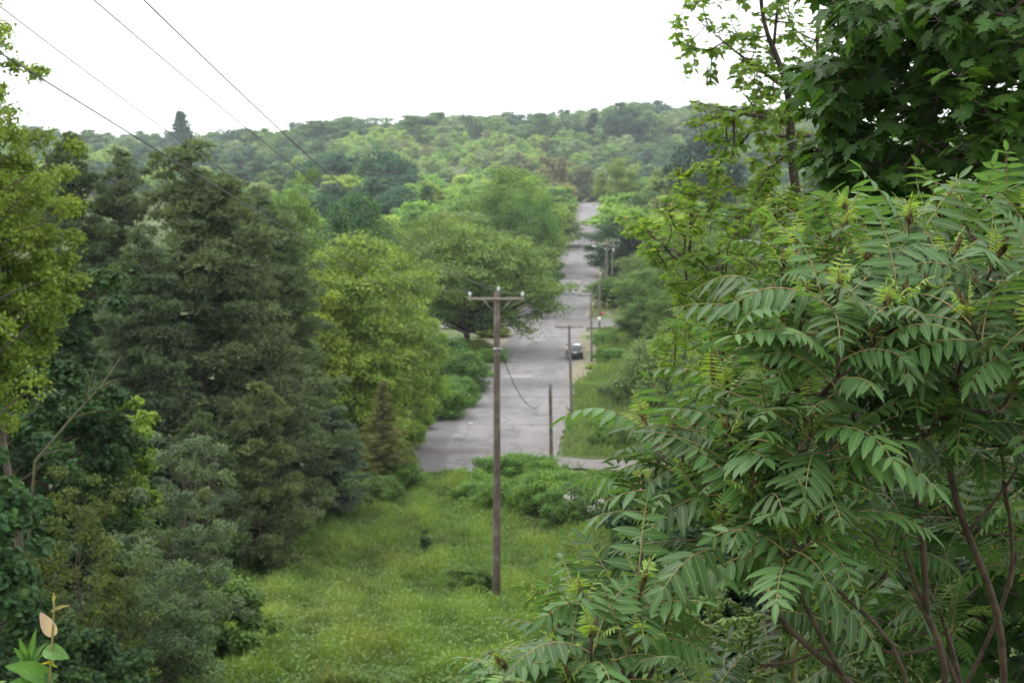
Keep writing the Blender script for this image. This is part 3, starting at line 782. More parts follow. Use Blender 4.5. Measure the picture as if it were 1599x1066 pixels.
# dead leaning limb
p0 = at(20, 30); g = Geo()
Q = np.array([p0 + [0, 0, -.1], pix(55, 720, 30), pix(110, 655, 30.3), pix(160, 600, 30.6), pix(190, 555, 31)])
tube(g, Q, [.04, .032, .024, .016, .006], 6)
for a, b in (((110, 655), (170, 640)), ((135, 628), (150, 560)), ((60, 712), (130, 700)), ((150, 610), (195, 590))):
    tube(g, curve(pix(*a, 30.3), pix(*b, 30.5), (0, 0, .1), 6), np.linspace(.018, .004, 6), 4)
o = g.obj('dead_sapling', rough_mat('mossy_bark', (.06, .06, .03), (.13, .13, .07), 14, None, .9)); tag(o, 'thin leaning bare mossy sapling crossing the dark maple at left', TREE)

# pines
plant('pine_a', 'white_pine', 320, 74, 190, 400, PN, 'largest white pine left of the lawn, broad and layered to the ground', TREE, rz=.4)
plant('pine_b', 'white_pine', 118, 84, 178, 260, (.050, .078, .034), 'dark white pine top rising at left against the sky', TREE, rz=2)
plant('pine_b', 'white_pine', 200, 90, 205, 240, (.076, .108, .056), 'pine top between the dark left pine and the largest pine', TREE, rz=4)
plant('pine_a', 'white_pine', 420, 80, 268, 270, (.088, .128, .062), 'white pine filling the sloping right shoulder of the largest pine', TREE, rz=1)
plant('pine_b', 'white_pine', 235, 70, 330, 260, (.064, .096, .048), 'lower dark pine in front of the tall pine tops', TREE, rz=5.1)
plant('pine_young', 'white_pine', 405, 68, 590, 170, (.085, .118, .048), 'olive toned lower pine whose boughs sweep onto the lawn', TREE, rz=.7)
plant('pine_young', 'white_pine', 325, 66, 640, 150, (.055, .085, .035), 'young dark pine at the shaded left edge of the lawn', TREE, rz=3.7)
plant('pine_young', 'white_pine', 520, 84, 632, 140, (.085, .125, .085), 'young blue-grey pine beside the brownish larch', TREE, rz=2.2)
plant('pine_young', 'white_pine', 468, 82, 700, 110, (.062, .100, .040), 'small dark pine between the big pines and the blue-grey young pine', TREE, rz=1.2)
plant('larch', 'larch_tree', 600, 92, 590, 105, (.120, .125, .045), 'thin brownish olive larch at the left corner of the road end', TREE, rz=1)

# deciduous trees left of the road
plant('upright_a', 'locust_tree', 555, 104, 332, 215, (.128, .192, .044), 'bright yellow-green tree right of the largest pine', TREE)
plant('upright_b', 'locust_tree', 625, 110, 385, 140, (.128, .200, .048), 'yellow-green tree right in front of the spreading roadside tree', TREE)
plant('upright_a', 'locust_tree', 505, 100, 400, 150, (.125, .180, .032), 'olive yellow-green tree half behind the pine boughs', TREE)
plant('upright_b', 'locust_tree', 655, 116, 480, 90, (.125, .21, .04), 'lower yellow-green tree leaning over the left road edge', TREE)
plant('airy_a', 'locust_tree', 585, 100, 520, 150, (.130, .195, .038), 'loose yellow-green lower tree above the brownish larch', TREE)
plant('upright_b', 'maple_tree', 470, 128, 262, 110, (.095, .160, .05), 'fresh light green tree top peeking over the pine shoulder', TREE)
plant('round_a', 'maple_tree', 540, 150, 305, 150, (.045, .095, .045), 'dark bluish green rounded crown behind the yellow-green trees', TREE)
plant('round_b', 'maple_tree', 600, 165, 345, 120, (.085, .14, .03), 'mid green crown between the yellow-green and the spreading tree', TREE)
plant('spread', 'maple_tree', 728, 188, 322, 292, (.105, .168, .050), 'large spreading roadside tree with dark limbs showing beneath', TREE, rz=.9)
plant('round_b', 'maple_tree', 640, 200, 345, 120, (.075, .13, .035), 'green tree merging with the left of the spreading roadside tree', TREE)
plant('round_a', 'maple_tree', 845, 232, 385, 62, (.038, .082, .030), 'dark green tree at the left road edge beyond the spreading tree', TREE)
plant('round_c', 'maple_tree', 830, 275, 300, 82, (.085, .16, .05), 'fresh green tree overhanging the left side of the upper road', TREE)
plant('round_b', 'maple_tree', 775, 262, 305, 120, (.055, .105, .03), 'broad olive green crown behind the spreading roadside tree', TREE)
plant('round_a', 'maple_tree', 800, 330, 262, 150, (.11, .185, .045), 'wide light green crown on the slope above the spreading tree', TREE)
plant('far_a', 'maple_tree', 858, 400, 335, 50, (.08, .13, .04), 'small roadside tree left of the upper road', TREE)
plant('far_b', 'maple_tree', 864, 470, 318, 46, (.09, .14, .05), 'last small tree left of the road before its top', TREE)
for q in (('far_a', 862, 560, 306, 40, (.085, .14, .045), 'small mid green tree left of the road, third from its top'), ('far_b', 876, 640, 296, 34, (.10, .16, .05), 'small fresh tree left of the road near its top'),
          ('far_c', 968, 560, 296, 42, (.075, .12, .05), 'grey-green tree right of the road near its top'), ('far_b', 964, 660, 286, 34, (.11, .17, .06), 'light tree right of the road top'),
          ('far_e', 976, 500, 300, 50, (.09, .14, .05), 'loose mid green tree right of the upper road above the dark oak'), ('far_a', 852, 350, 345, 46, (.07, .12, .04), 'mid green tree left of the upper road beyond the dark one')):
    plant(q[0], 'maple_tree', *q[1:5], q[5], q[6], TREE)
# trees right of the road
plant('round_a', 'oak_tree', 968, 318, 338, 110, (.040, .080, .042), 'dark blue-green tree overhanging the right side of the upper road', TREE)
plant('pine_b', 'pine_tree', 990, 300, 345, 90, (.030, .048, .030), 'dark pine behind the double utility pole', TREE)
plant('spread', 'apple_tree', 955, 250, 430, 92, (.085, .15, .05), 'small spreading tree with dark trunk at the crossroads', TREE, rz=2)
plant('round_b', 'maple_tree', 1038, 262, 372, 120, (.095, .155, .05), 'green tree right of the double utility pole', TREE)
plant('round_a', 'maple_tree', 1016, 228, 420, 100, (.085, .150, .045), 'rounded green tree at the right end of the crossroads', TREE)
plant('round_b', 'maple_tree', 1062, 190, 405, 120, (.075, .135, .04), 'tall green tree right of the crossroads, partly behind near twigs', TREE)
plant('round_a', 'maple_tree', 1006, 196, 470, 86, (.060, .115, .035), 'green rounded tree at the verge right of the parked car', TREE)
plant('bush_a', 'willow_tree', 1030, 132, 536, 135, (.115, .175, .068), 'grey-green rounded willow right of the road verge', TREE)
plant('bush_b', 'willow_tree', 972, 137, 598, 66, (.08, .13, .06), 'smaller grey-green willow left of the rounded one', TREE)
plant('round_c', 'maple_tree', 1088, 140, 480, 160, (.095, .160, .045), 'mid green tree right of the grey-green willow', TREE)
plant('round_b', 'maple_tree', 1110, 105, 590, 170, (.05, .10, .035), 'dark green tree behind the sumac right of the lane', TREE)
plant('upright_a', 'poplar_tree', 962, 470, 236, 66, (.13, .19, .06), 'pale yellow-green tree standing right of the road top', TREE)
plant('far_d', 'poplar_tree', 1040, 450, 252, 80, (.125, .19, .06), 'pale yellow-green tree further right of the road top', TREE)
plant('far_a', 'oak_tree', 1100, 430, 208, 105, (.026, .058, .045), 'big dark blue-green oak on the right slope', TREE)
plant('far_b', 'oak_tree', 1000, 395, 300, 60, (.07, .12, .05), 'mid green tree beside the upper road on its right', TREE)
plant('far_e', 'beech_tree', 868, 690, 246, 56, (.145, .145, .08), 'brownish budding tree above the top of the road', TREE)
plant('far_c', 'beech_tree', 905, 800, 262, 56, (.075, .10, .05), 'grey-green tree closing the view at the top of the road', TREE)

# verge shrubs
SH = [('bush_a', 690, 127, 600, 90, (0.091, 0.171, 0.045), 'rounded green shrub at the left road edge near the yellow-green tree'),
      ('bush_b', 722, 146, 548, 90, (0.061, 0.122, 0.035), 'dark green shrub below the spreading roadside tree'),
      ('bush_c', 748, 160, 580, 50, (0.104, 0.195, 0.050), 'low bright shrub before the dry grass at the left road edge'),
      ('bush_a', 690, 155, 530, 110, (0.046, 0.098, 0.028), 'tall dark thicket shrub under the spreading tree limbs'),
      ('bush_b', 652, 121, 640, 50, (0.122, 0.201, 0.045), 'small light shrub at the left road edge'),
      ('bush_a', 612, 108, 690, 50, (0.104, 0.183, 0.040), 'low shrub at the left corner of the road end'),
      ('bush_b', 625, 92, 722, 80, (0.073, 0.140, 0.035), 'dark rounded shrub left of the road end'),
      ('bush_c', 588, 88, 745, 80, (0.067, 0.122, 0.035), 'low dark shrub in front of the brownish larch'),
      ('bush_a', 770, 205, 510, 50, (0.159, 0.195, 0.050), 'yellowish shrub behind the dry pull-off'),
      ('bush_b', 740, 186, 530, 60, (0.122, 0.171, 0.040), 'olive shrub at the foot of the spreading tree'),
      ('bush_c', 943, 196, 520, 40, (0.098, 0.189, 0.050), 'low light shrub behind the parked car'),
      ('bush_a', 955, 175, 545, 54, (0.091, 0.171, 0.045), 'green shrub right of the third tall pole'),
      ('bush_b', 930, 168, 568, 34, (0.159, 0.220, 0.050), 'small yellowish green shrub at the right road verge'),
      ('bush_c', 925, 150, 600, 54, (0.104, 0.201, 0.045), 'low spreading bright shrub at the right road verge'),
      ('bush_a', 905, 128, 645, 36, (0.134, 0.220, 0.050), 'small light green shrub beside the short crossarm pole'),
      ('bush_b', 935, 122, 650, 60, (0.079, 0.152, 0.040), 'green shrub between the crossarm pole and the lane'),
      ('bush_c', 965, 112, 665, 70, (0.073, 0.134, 0.035), 'dark low shrub right above the lane'),
      ('bush_c', 752, 96, 732, 80, (0.110, 0.201, 0.045), 'leftmost low bush along the near end of the road'),
      ('bush_a', 805, 93, 712, 110, (0.079, 0.159, 0.035), 'tallest bush along the near end of the road, left of the short pole'),
      ('bush_b', 848, 92, 716, 70, (0.091, 0.177, 0.040), 'bush touching the foot of the short pole'),
      ('bush_c', 778, 87, 746, 100, (0.098, 0.183, 0.045), 'low bush in front of the tallest road end bush'),
      ('bush_b', 735, 88, 752, 60, (0.085, 0.171, 0.040), 'small bush left of the low road end bushes'),
      ('bush_a', 862, 84, 738, 110, (0.098, 0.183, 0.045), 'middle bush of the hedge before the lane'),
      ('bush_b', 885, 80, 762, 84, (0.079, 0.159, 0.040), 'darker bush in front of the middle hedge bush'),
      ('bush_c', 950, 84, 742, 100, (0.061, 0.122, 0.030), 'dark bush at the right end of the hedge before the lane'),
      ('bush_a', 668, 128, 625, 56, (0.098, 0.183, 0.045), 'low rounded bush at the left road edge behind the stub pole line'),
      ('bush_b', 640, 112, 655, 50, (0.110, 0.195, 0.045), 'light bush hugging the left edge of the near road'),
      ('bush_c', 765, 176, 545, 44, (0.085, 0.159, 0.040), 'low green bush beside the dry pull-off'),
      ('bush_a', 712, 134, 590, 80, (0.073, 0.146, 0.040), 'mid green bush at the left road edge under the yellow-green tree'),
      ('bush_b', 615, 101, 700, 54, (0.085, 0.159, 0.035), 'small dark bush at the left corner of the road end'),
      ('bush_b', 734, 62.6, 884, 76, (0.067, 0.122, 0.032), 'dark bush at the foot of the tallest utility pole'),
      ('bush_c', 1000, 72, 790, 90, (0.049, 0.104, 0.030), 'dark bush at the right margin of the lawn')]
for i, (k, px, Y, top, w, c, lab) in enumerate(SH):
    plant(k, 'shrub', px, Y, top, w, c, lab, SHRUB, crown_name='foliage', seed=i)
# flowering rose
rb = plant('bush_a', 'rose_bush', 915, 80, 755, 100, (.075, .13, .05), 'rose bush dotted with white blossom before the lane', SHRUB, crown_name='foliage')
g = Geo(); R = rs(5); k = 190
cen = np.array([(0.9, -1.7, 2.3), (.2, -1.9, 1.9), (1.2, -1.6, 1.3), (-1.2, -1.6, 2.6), (.6, -1.8, 1.1)])
P = cen[R.randint(5, size=k)] + R.randn(k, 3) * [.22, .12, .12]
leaves(g, P, R.randn(k, 3), np.array([0, -1, 1]) + R.randn(k, 3) * .4, .12, .12, T_OVA, .3)
M['petal'] = leaf_mat('petal', .3, .6, 1.0, fixed=(.42, .43, .40), var=.1, yellow=(1, 1, .95))
rb.rotation_euler = (0, 0, 0)
g.obj('blossom', M['petal'], rb)
# sapling on the lawn
gt, gc = broad(77, 1.3, .55, puffs=14, pr=.3, lpp=31, leaf=0.134, T=T_OVA, cb=.15, trunk=.015)
t = thing('sapling', Vector(at(665, 73)), 'tiny lone sapling standing in the middle of the lawn', TREE)
gt.obj('trunk', M['bark'], t); gc.obj('crown', M['leaf'], t, color=(.04, .085, .03))

# right, middle distance behind the sumac
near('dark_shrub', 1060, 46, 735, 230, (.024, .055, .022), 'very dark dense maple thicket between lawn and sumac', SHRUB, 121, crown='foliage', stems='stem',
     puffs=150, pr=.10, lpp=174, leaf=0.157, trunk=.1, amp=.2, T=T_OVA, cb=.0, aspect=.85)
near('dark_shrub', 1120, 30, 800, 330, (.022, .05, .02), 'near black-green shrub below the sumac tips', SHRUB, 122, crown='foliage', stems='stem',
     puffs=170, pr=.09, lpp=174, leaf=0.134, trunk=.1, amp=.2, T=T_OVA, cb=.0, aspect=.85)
near('maple_tree', 1260, 50, 560, 300, (.045, .095, .03), 'mid green maple seen through the sumac and the airy tree', TREE, 123,
     puffs=150, pr=.09, lpp=159, leaf=0.179, trunk=.15, amp=.25, T=T_OVA, cb=.02, aspect=.85)
near('maple_tree', 1400, 34, 330, 420, (.035, .075, .025), 'dark maple behind the big near maple and the sumac', TREE, 124,
     puffs=220, pr=.08, lpp=159, leaf=0.157, trunk=.2, amp=.22, T=T_OVA, cb=.02, aspect=.85)
near('maple_tree', 1180, 62, 470, 190, (.07, .125, .04), 'green tree seen through the lower twigs of the airy tree', TREE, 125,
     puffs=110, pr=.10, lpp=145, leaf=0.202, trunk=.15, amp=.25, T=T_OVA, cb=.02, aspect=.8)

SIDE = 'trees beside the valley outside the view'
for i, (px, Y, h, k) in enumerate([(1720, 30, 9, 'round_a'), (1950, 36, 10, 'round_b'), (1780, 48, 11, 'round_c'), (2200, 45, 12, 'round_a'), (1690, 75, 12, 'round_b'), (1900, 70, 13, 'upright_a'), (2150, 80, 13, 'round_c'),
                                   (1650, 110, 13, 'round_a'), (1820, 120, 14, 'round_b'), (2050, 125, 13, 'round_c'), (1700, 170, 14, 'round_a'), (1900, 180, 14, 'upright_b'), (1660, 240, 14, 'round_b'), (1500, 120, 12, 'round_b'),
                                   (1350, 150, 13, 'round_a'), (1450, 200, 14, 'round_c'), (1250, 180, 13, 'round_b'), (1560, 90, 11, 'round_c'), (-380, 60, 15, 'round_b'), (-550, 85, 15, 'round_a'), (-250, 110, 15, 'round_c'), (-120, 90, 16, 'pine_b'), (-420, 140, 15, 'round_b')]):
    x = (px - 799.5) / FPX * Y; g0 = ground(x, Y); yt = 533 - FPX * math.tan(math.atan2(g0 + h, Y) + PITCH)
    W_ = ['nearest', 'second', 'third', 'fourth', 'fifth', 'sixth', 'seventh', 'eighth', 'ninth', 'tenth', 'eleventh', 'twelfth', 'farthest']
    lab = (W_[i] + ' green tree beyond the right edge of the view' if px > 1599 else W_[i - 13] + ' rounded green tree hidden behind the tall sumacs' if px > 0 else W_[i - 18] + ' green tree beyond the left edge of the view')
    plant(k, 'valley_tree', px, Y, yt, h * .85 * FPX / Y, (.055 + .01 * (i % 4), .105 + .012 * (i % 4), .035), lab, TREE, SIDE)
# ------------------------------------------------------------------ the wooded hill beyond
GR = 'trees in the woods on the opposite hill'
MASSY = 860
TONES = [('pale yellow-green', (0.176, 0.262, 0.061)), ('fresh green', (0.130, 0.228, 0.055)), ('mid green', (0.088, 0.159, 0.046)),
         ('grey-green', (0.137, 0.193, 0.094)), ('dark green', (0.047, 0.103, 0.035)), ('dark blue-green', (0.031, 0.075, 0.046)), ('olive green', (.145, .165, .066))]
R = random.Random(4); rows = []
Y = 235.0
while Y < 1400:
    step = 2380 * 8.0 / Y
    px = -30 + R.random() * step
    while px < 1290:
        rl = 799.5 + float(road_l(Y)) / Y * 2380; rr_ = 799.5 + float(road_r(Y)) / Y * 2380
        inroad = Y < 812 and rl - 8 - 9000 / Y < px < rr_ + 8 + 9000 / Y
        hid = (px < 330 and Y < 700) or (px < 460 and Y < 420)
        if not inroad and not hid and not (Y < 345 and 890 < px < 1062) and not (Y < 330 and (px < 420 or px > 1080)):
            rows.append((px + R.uniform(-.25, .25) * step, Y * (1 + R.uniform(-.045, .045)), step))
        px += step * R.uniform(.8, 1.15) * (1.15 if Y > 600 else 1.0)
    Y *= 1.115 if Y < 760 else 1.07
hill = []; mass = []
for (px, Y, step) in rows:
    ridge = Y > 1150
    mid = 800 < Y < 1150
    z = R.random()
    if ridge: tone = [2, 4, 4, 5, 2, 4, 2, 3][int(z * 8)]
    elif mid and 540 < px < 900: tone = [0, 1, 0, 3, 0, 6, 0, 1][int(z * 8)]
    elif px < 640 and Y > 400: tone = [5, 4, 5, 3, 2, 4, 0, 1][int(z * 8)]
    elif px > 1000 and Y > 700: tone = [4, 5, 2, 4, 0, 1, 2, 5][int(z * 8)]
    else: tone = [0, 1, 2, 3, 0, 1, 2, 4, 6, 3][int(z * 10)]
    kind = ['far_a', 'far_b', 'far_c', 'far_d', 'far_e', 'far_b', 'far_d'][R.randrange(7)]
    if Y < 340: kind = ['round_a', 'round_b', 'round_c', 'airy_a', 'upright_a'][R.randrange(5)]
    hh = R.uniform(9, 15)
    if mid and 600 < px < 860: hh = R.uniform(9, 13)
    if ridge: hh = R.uniform(15, 19) * (1.15 if 830 < px < 1150 else 1)
    if R.random() < .04: kind = 'spruce_far'; tone = 4; hh *= 1.0
    if tone == 4 or tone == 5: hh *= 1.1
    if Y > MASSY: hh *= 1.12
    ww = hh * R.uniform(.85, 1.2) if kind != 'spruce_far' else hh * .7
    x0 = (px - 799.5) / FPX * Y
    g0 = ground(x0, Y); ytop = 533 - FPX * math.tan(math.atan2(g0 + hh, Y) + PITCH)
    (mass if Y > MASSY else hill).append([px, Y, ytop, ww * FPX / Y, kind, tone])
hill += [[283, 1180, 172, 58, 'spruce_far', 5], [545, 1200, 182, 60, 'far_a', 4], [927, 1150, 176, 44, 'spruce_far', 5], [975, 1100, 168, 70, 'far_a', 5],
         [495, 700, 248, 80, 'far_a', 5], [540, 680, 240, 70, 'far_b', 5], [610, 650, 236, 78, 'far_a', 5], [575, 660, 246, 60, 'far_b', 4], [655, 1190, 180, 60, 'far_b', 4]]
def far_wood():
    R = random.Random(8); g = Geo(); pal = []
    arr = {}
    for k in ('mass_a', 'mass_b', 'mass_c'):
        me = PROTO[k][1]; n = len(me.vertices); v = np.zeros(n * 3, np.float32); me.vertices.foreach_get('co', v)
        q = np.zeros(n, np.float32); me.attributes['rnd'].data.foreach_get('value', q)
        arr[k] = (v.reshape(-1, 3).astype(float), q)
    for px, Y, top, w, kind, tone in mass:
        k = ('mass_a', 'mass_b', 'mass_c')[R.randrange(3)]; v, q = arr[k]
        p = at(px, Y); h = pix(px, top, Y)[2] - p[2]; a = R.random() * 6.28
        sw = w * Y / FPX / PROTO[k][3]; sh = h / PROTO[k][2]
        c, s = math.cos(a), math.sin(a)
        V = np.stack([(v[:, 0] * c - v[:, 1] * s) * sw, (v[:, 0] * s + v[:, 1] * c) * sw, v[:, 2] * sh], -1) + p
        g.add(V, None, np.arange(len(V)).reshape(-1, 4), q, (tone + .5) / 7)
    # a palette of foliage tones, one per tree
    m = leaf_mat('wood_leaf', .3, .6, 1.2); nt = m.node_tree
    oi = [n for n in nt.nodes if n.type == 'OBJECT_INFO'][0]
    at_ = N_(nt, 'ShaderNodeAttribute', attribute_name='rib'); cr = N_(nt, 'ShaderNodeValToRGB'); cr.color_ramp.interpolation = 'CONSTANT'; TN = [(a[1][0] * 1.15, a[1][1] * 1.18, a[1][2] * 1.05) for a in TONES]
    nt.links.new(at_.outputs['Fac'], cr.inputs[0]); e = cr.color_ramp.elements
    e[0].position = 0; e[0].color = (*TN[0], 1); e[1].position = 1 / 7; e[1].color = (*TN[1], 1)
    for i in range(2, 7):
        x = e.new(i / 7); x.color = (*TN[i], 1)
    for l in list(oi.outputs['Color'].links):
        s = l.to_socket; nt.links.remove(l); nt.links.new(cr.outputs[0], s)
    o = g.obj('far_wood', m); tag(o, None, None, None, 'stuff')
far_wood()
def zone(px, Y):
    if Y > 1120: d = 'on the skyline ridge'
    elif Y > 780: d = 'high on the far hill'
    elif Y > 480: d = 'halfway up the far hill'
    elif Y > 320: d = 'low on the far hill'
    else: d = 'at the far hill foot'
    rp = 799.5 + float(road_r(min(Y, 800))) / min(Y, 800) * 2380
    s = ('behind the pines' if px < 440 else 'left of the spreading tree' if px < 620 else 'above the spreading tree' if px < 830
         else 'left of road top' if px < 905 else 'over the road top' if px < 950 else 'right of the upper road' if px < 1070 else 'behind the airy near tree')
    return d + ' ' + s
from collections import defaultdict
bins = defaultdict(list)
for q in hill: bins[(q[5], q[4] == 'spruce_far', zone(q[0], q[1]))].append(q)
ORD = ['leftmost', 'second from left', 'third from left', 'fourth from left', 'fifth from left', 'sixth from left', 'seventh from left', 'eighth from left', 'ninth from left']
for (tone, sp, z), L in bins.items():
    L.sort(key=lambda q: q[0])
    for i, (px, Y, top, w, kind, _) in enumerate(L):
        base = TONES[tone][0] + (' spruce ' if sp else ' tree ') + z
        if len(L) > 1: base += ', ' + ('rightmost' if i == len(L) - 1 else ORD[i] if i < len(ORD) else str(i + 1) + 'th from left')
        c = TONES[tone][1]; k = R.uniform(.88, 1.15); c = (c[0] * k * R.uniform(.92, 1.1), c[1] * k, c[2] * k * R.uniform(.9, 1.15))
        plant(kind, 'spruce_tree' if sp else 'woodland_tree', px, Y, top, w, (c[0] * 1.08, c[1] * 1.12, c[2]), base, TREE, GR, seed=i)
print('HILL TREES', len(hill), len(mass))
# the ground cover under the woods: one mass nobody could count
def undergrowth():
    R = rs(9); g = Geo()
    P = []
    n = 9000
    Yv = 230 * (1400 / 230) ** R.rand(n); X = (R.rand(n) * 1500 - 150 - 799.5) / FPX * Yv
    ok = ~((X > road_l(Yv) - 4) & (X < road_r(Yv) + 4) & (Yv < 803)) & ~((Yv < 245)) 
    X, Yv = X[ok], Yv[ok]; Z = H(X, Yv)
    C = np.stack([X, Yv, Z + .9], -1); rad = (1.3 + R.rand(len(C)) * 1.6) * (1 + (Yv > 500) * .8)
    puff_leaves(g, R, C, rad, 34, .8, T_DIA, .7, .8, .7)
    o = g.obj('undergrowth', M['leaf'], color=(.085, .125, .045)); tag(o, None, None, None, 'stuff')
undergrowth()

# ------------------------------------------------------------------ lawn and verge grass (uncountable)
def inpoly(px, py, poly):
    c = np.zeros(len(px), bool); n = len(poly)
    for i in range(n):
        x1, y1 = poly[i]; x2, y2 = poly[(i + 1) % n]
        cond = ((y1 > py) != (y2 > py)) & (px < (x2 - x1) * (py - y1) / (y2 - y1 + 1e-12) + x1)
        c ^= cond
    return c
def grass_mat():
    m = leaf_mat('weeds', .30, .65, 1.05, var=.45, yellow=(1.35, 1.12, .75))
    nt = m.node_tree
    oi = [n for n in nt.nodes if n.type == 'OBJECT_INFO'][0]
    geo = N_(nt, 'ShaderNodeNewGeometry')
    mp = N_(nt, 'ShaderNodeMapping'); mp.inputs['Scale'].default_value = (1, .55, .2); nt.links.new(geo.outputs['Position'], mp.inputs[0])
    a = noise(nt, mp.outputs[0], .22, 5, .6); b = noise(nt, mp.outputs[0], .55, 5, .65)
    c = mixc(nt, mrange(nt, a, .48, .64, 0, .6), oi.outputs['Color'], (.130, .170, .050))
    c = mixc(nt, mrange(nt, b, .50, .70, 0, .7), c, (.050, .105, .030))
    c2 = noise(nt, mp.outputs[0], .33, 3, .6)
    c = mixc(nt, mrange(nt, c2, .60, .74, 0, .45), c, (.16, .14, .065))
    for l in list(oi.outputs['Color'].links):
        if l.to_node.type == 'MIX' and l.to_node.blend_type == 'MULTIPLY':
            s = l.to_socket; nt.links.remove(l); nt.links.new(c, s)
    return m
M['weeds'] = grass_mat()
def blades(name, X, Y, hgt, color, seed, wid=.035, leafy=.35, mat='weeds', kindlab=None):
    R = rs(seed); n = len(X); g = Geo()
    Z = H(X, Y) - .03
    clump = .65 + .65 * (np.sin(X * 1.9 + np.sin(Y * 1.3) * 2) * np.sin(Y * 1.6 + X * .7)) + .35 * (np.sin(X * .7 + 1) * np.sin(Y * .5 + 2))
    hh = hgt * np.clip(clump, .3, 1.6) * (.6 + .7 * R.rand(n))
    base = np.stack([X, Y, Z], -1)
    D = nrm(np.stack([R.randn(n) * .33, R.randn(n) * .33, np.ones(n)], -1))
    az = R.rand(n) * 6.283; Nn = np.stack([np.cos(az), np.sin(az), np.full(n, .4)], -1)
    L = R.rand(n) < leafy
    rv = np.clip(.5 * clump + .45 * R.rand(n) - .1, 0, 1)
    gi = ~L
    leaves(g, base[gi], D[gi], Nn[gi], hh[gi], wid * (.7 + .6 * R.rand(gi.sum())), T_DIA, rv[gi])
    # broad weed leaves near the tops
    k = L.sum(); top = base[L] + D[L] * (hh[L] * (.45 + .5 * R.rand(k)))[:, None]
    dd = np.stack([np.cos(az[L]), np.sin(az[L]), R.rand(k) * .8 - .1], -1)
    leaves(g, top, dd, np.stack([R.randn(k) * .4, R.randn(k) * .4, np.ones(k)], -1), .13 + .09 * R.rand(k), .06, T_DIA, rv[L])
    o = g.obj(name, M[mat], color=color); tag(o, None, None, None, 'stuff'); return o
def area(n, y0, y1, x0f, x1f, seed, bias=1.0):
    R = rs(seed); Y = y0 + (y1 - y0) * R.rand(n) ** bias
    a, b = x0f(Y), x1f(Y); X = a + (b - a) * R.rand(n); return X, Y
X, Y = area(330000, 36, 99.6, lambda y: (240 - 799.5) / FPX * y - 2 , lambda y: (1080 - 799.5) / FPX * y + 1, 1, 1.15)
blades('meadow_grass', X, Y, .66, (.120, .205, .046), 2, .05)
X, Y = area(46000, 101, 216, lambda y: road_r(y) + .4 + 1.6 * sstep(150, 165, y), lambda y: road_r(y) + 9 + 0 * y, 3)
k = ~((Y < 108.2 - (X - _x0) * .36) & (X > _x0 - 1) & (Y > 102.6 - (X - _x0) * .40))
blades('verge_grass', X[k], Y[k], .85, (.10, .170, .045), 4, .07)
X, Y = area(40000, 101, 168, lambda y: road_l(y) - 6, lambda y: road_l(y) + .1, 5)
blades('verge_grass', X, Y, .75, (.10, .18, .042), 6, .06)
X, Y = area(14000, 104, 240, lambda y: road_r(y) + 9, lambda y: road_r(y) + 26, 7)
blades('verge_grass', X, Y, .9, (.075, .13, .04), 8, .12)
X, Y = area(9000, 236, 420, lambda y: road_r(y) + .5, lambda y: road_r(y) + 9, 17)
blades('verge_grass', X, Y, .7, (.10, .15, .05), 18, .2)
X, Y = area(14000, 236, 790, lambda y: road_l(y) - 8, lambda y: road_l(y) - .6, 27)
blades('verge_grass', X, Y, .8, (.13, .15, .06), 28, .25)
X, Y = area(30000, 12, 38, lambda y: -(y * .42) - 2, lambda y: y * .42 + 2, 37)
blades('hillside_grass', X, Y, .4, (.075, .135, .035), 38, .03)

# ------------------------------------------------------------------ utility poles and wires
def pole(px, Y, top, r0, r1, label, name='utility_pole', mat='pole_wood', base=None, lean_px=0):
    p = at(px, Y) if base is None else np.array(base)
    zt = pix(px, top, Y)[2]; h = zt - p[2]
    t = thing(name, Vector(p), label, 'utility pole')
    g = Geo(); n = 10; s = np.linspace(0, 1, n)
    dx = lean_px * Y / FPX
    P = np.stack([dx * s + .01 * np.sin(s * 5), 0 * s, -.3 + (h + .3) * s], -1)
    tube(g, P, r0 + (r1 - r0) * s, 14); g.obj('pole', M[mat], t, True)
    return t, p, h, dx
def arm(t, c, half_l, half_r, sec=.11, mat='arm_wood', rz=0.0):
    g = Geo(); L = half_l + half_r
    rot = Matrix.Rotation(rz, 3, 'Z')
    box(g, (c[0] + (half_r - half_l) / 2 * math.cos(rz), c[1] + (half_r - half_l) / 2 * math.sin(rz), c[2]), (L, sec * .8, sec), rot, r=.5)
    o = g.obj('crossarm', M[mat], t)
    m = o.modifiers.new('b', 'BEVEL'); m.width = .012; m.segments = 2
    return o
def insul(t, c, s=1.0, name='insulator', mat='porcelain'):
    g = Geo()
    prof_ = [(0, .018), (.05, .018), (.055, .05), (.08, .065), (.095, .04), (.11, .058), (.13, .05), (.145, .03), (.17, .045), (.19, .03), (.20, .0)]
    n = 10; V = []; 
    for z, r in prof_:
        for k in range(n):
            a = k * 6.283 / n; V.append((c[0] + r * s * math.cos(a), c[1] + r * s * math.sin(a), c[2] + z * s))
    f = [(i * n + k, i * n + (k + 1) % n, (i + 1) * n + (k + 1) % n, (i + 1) * n + k) for i in range(len(prof_) - 1) for k in range(n)]
    g.add(V, None, f); return g.obj(name, M[mat], t, True)

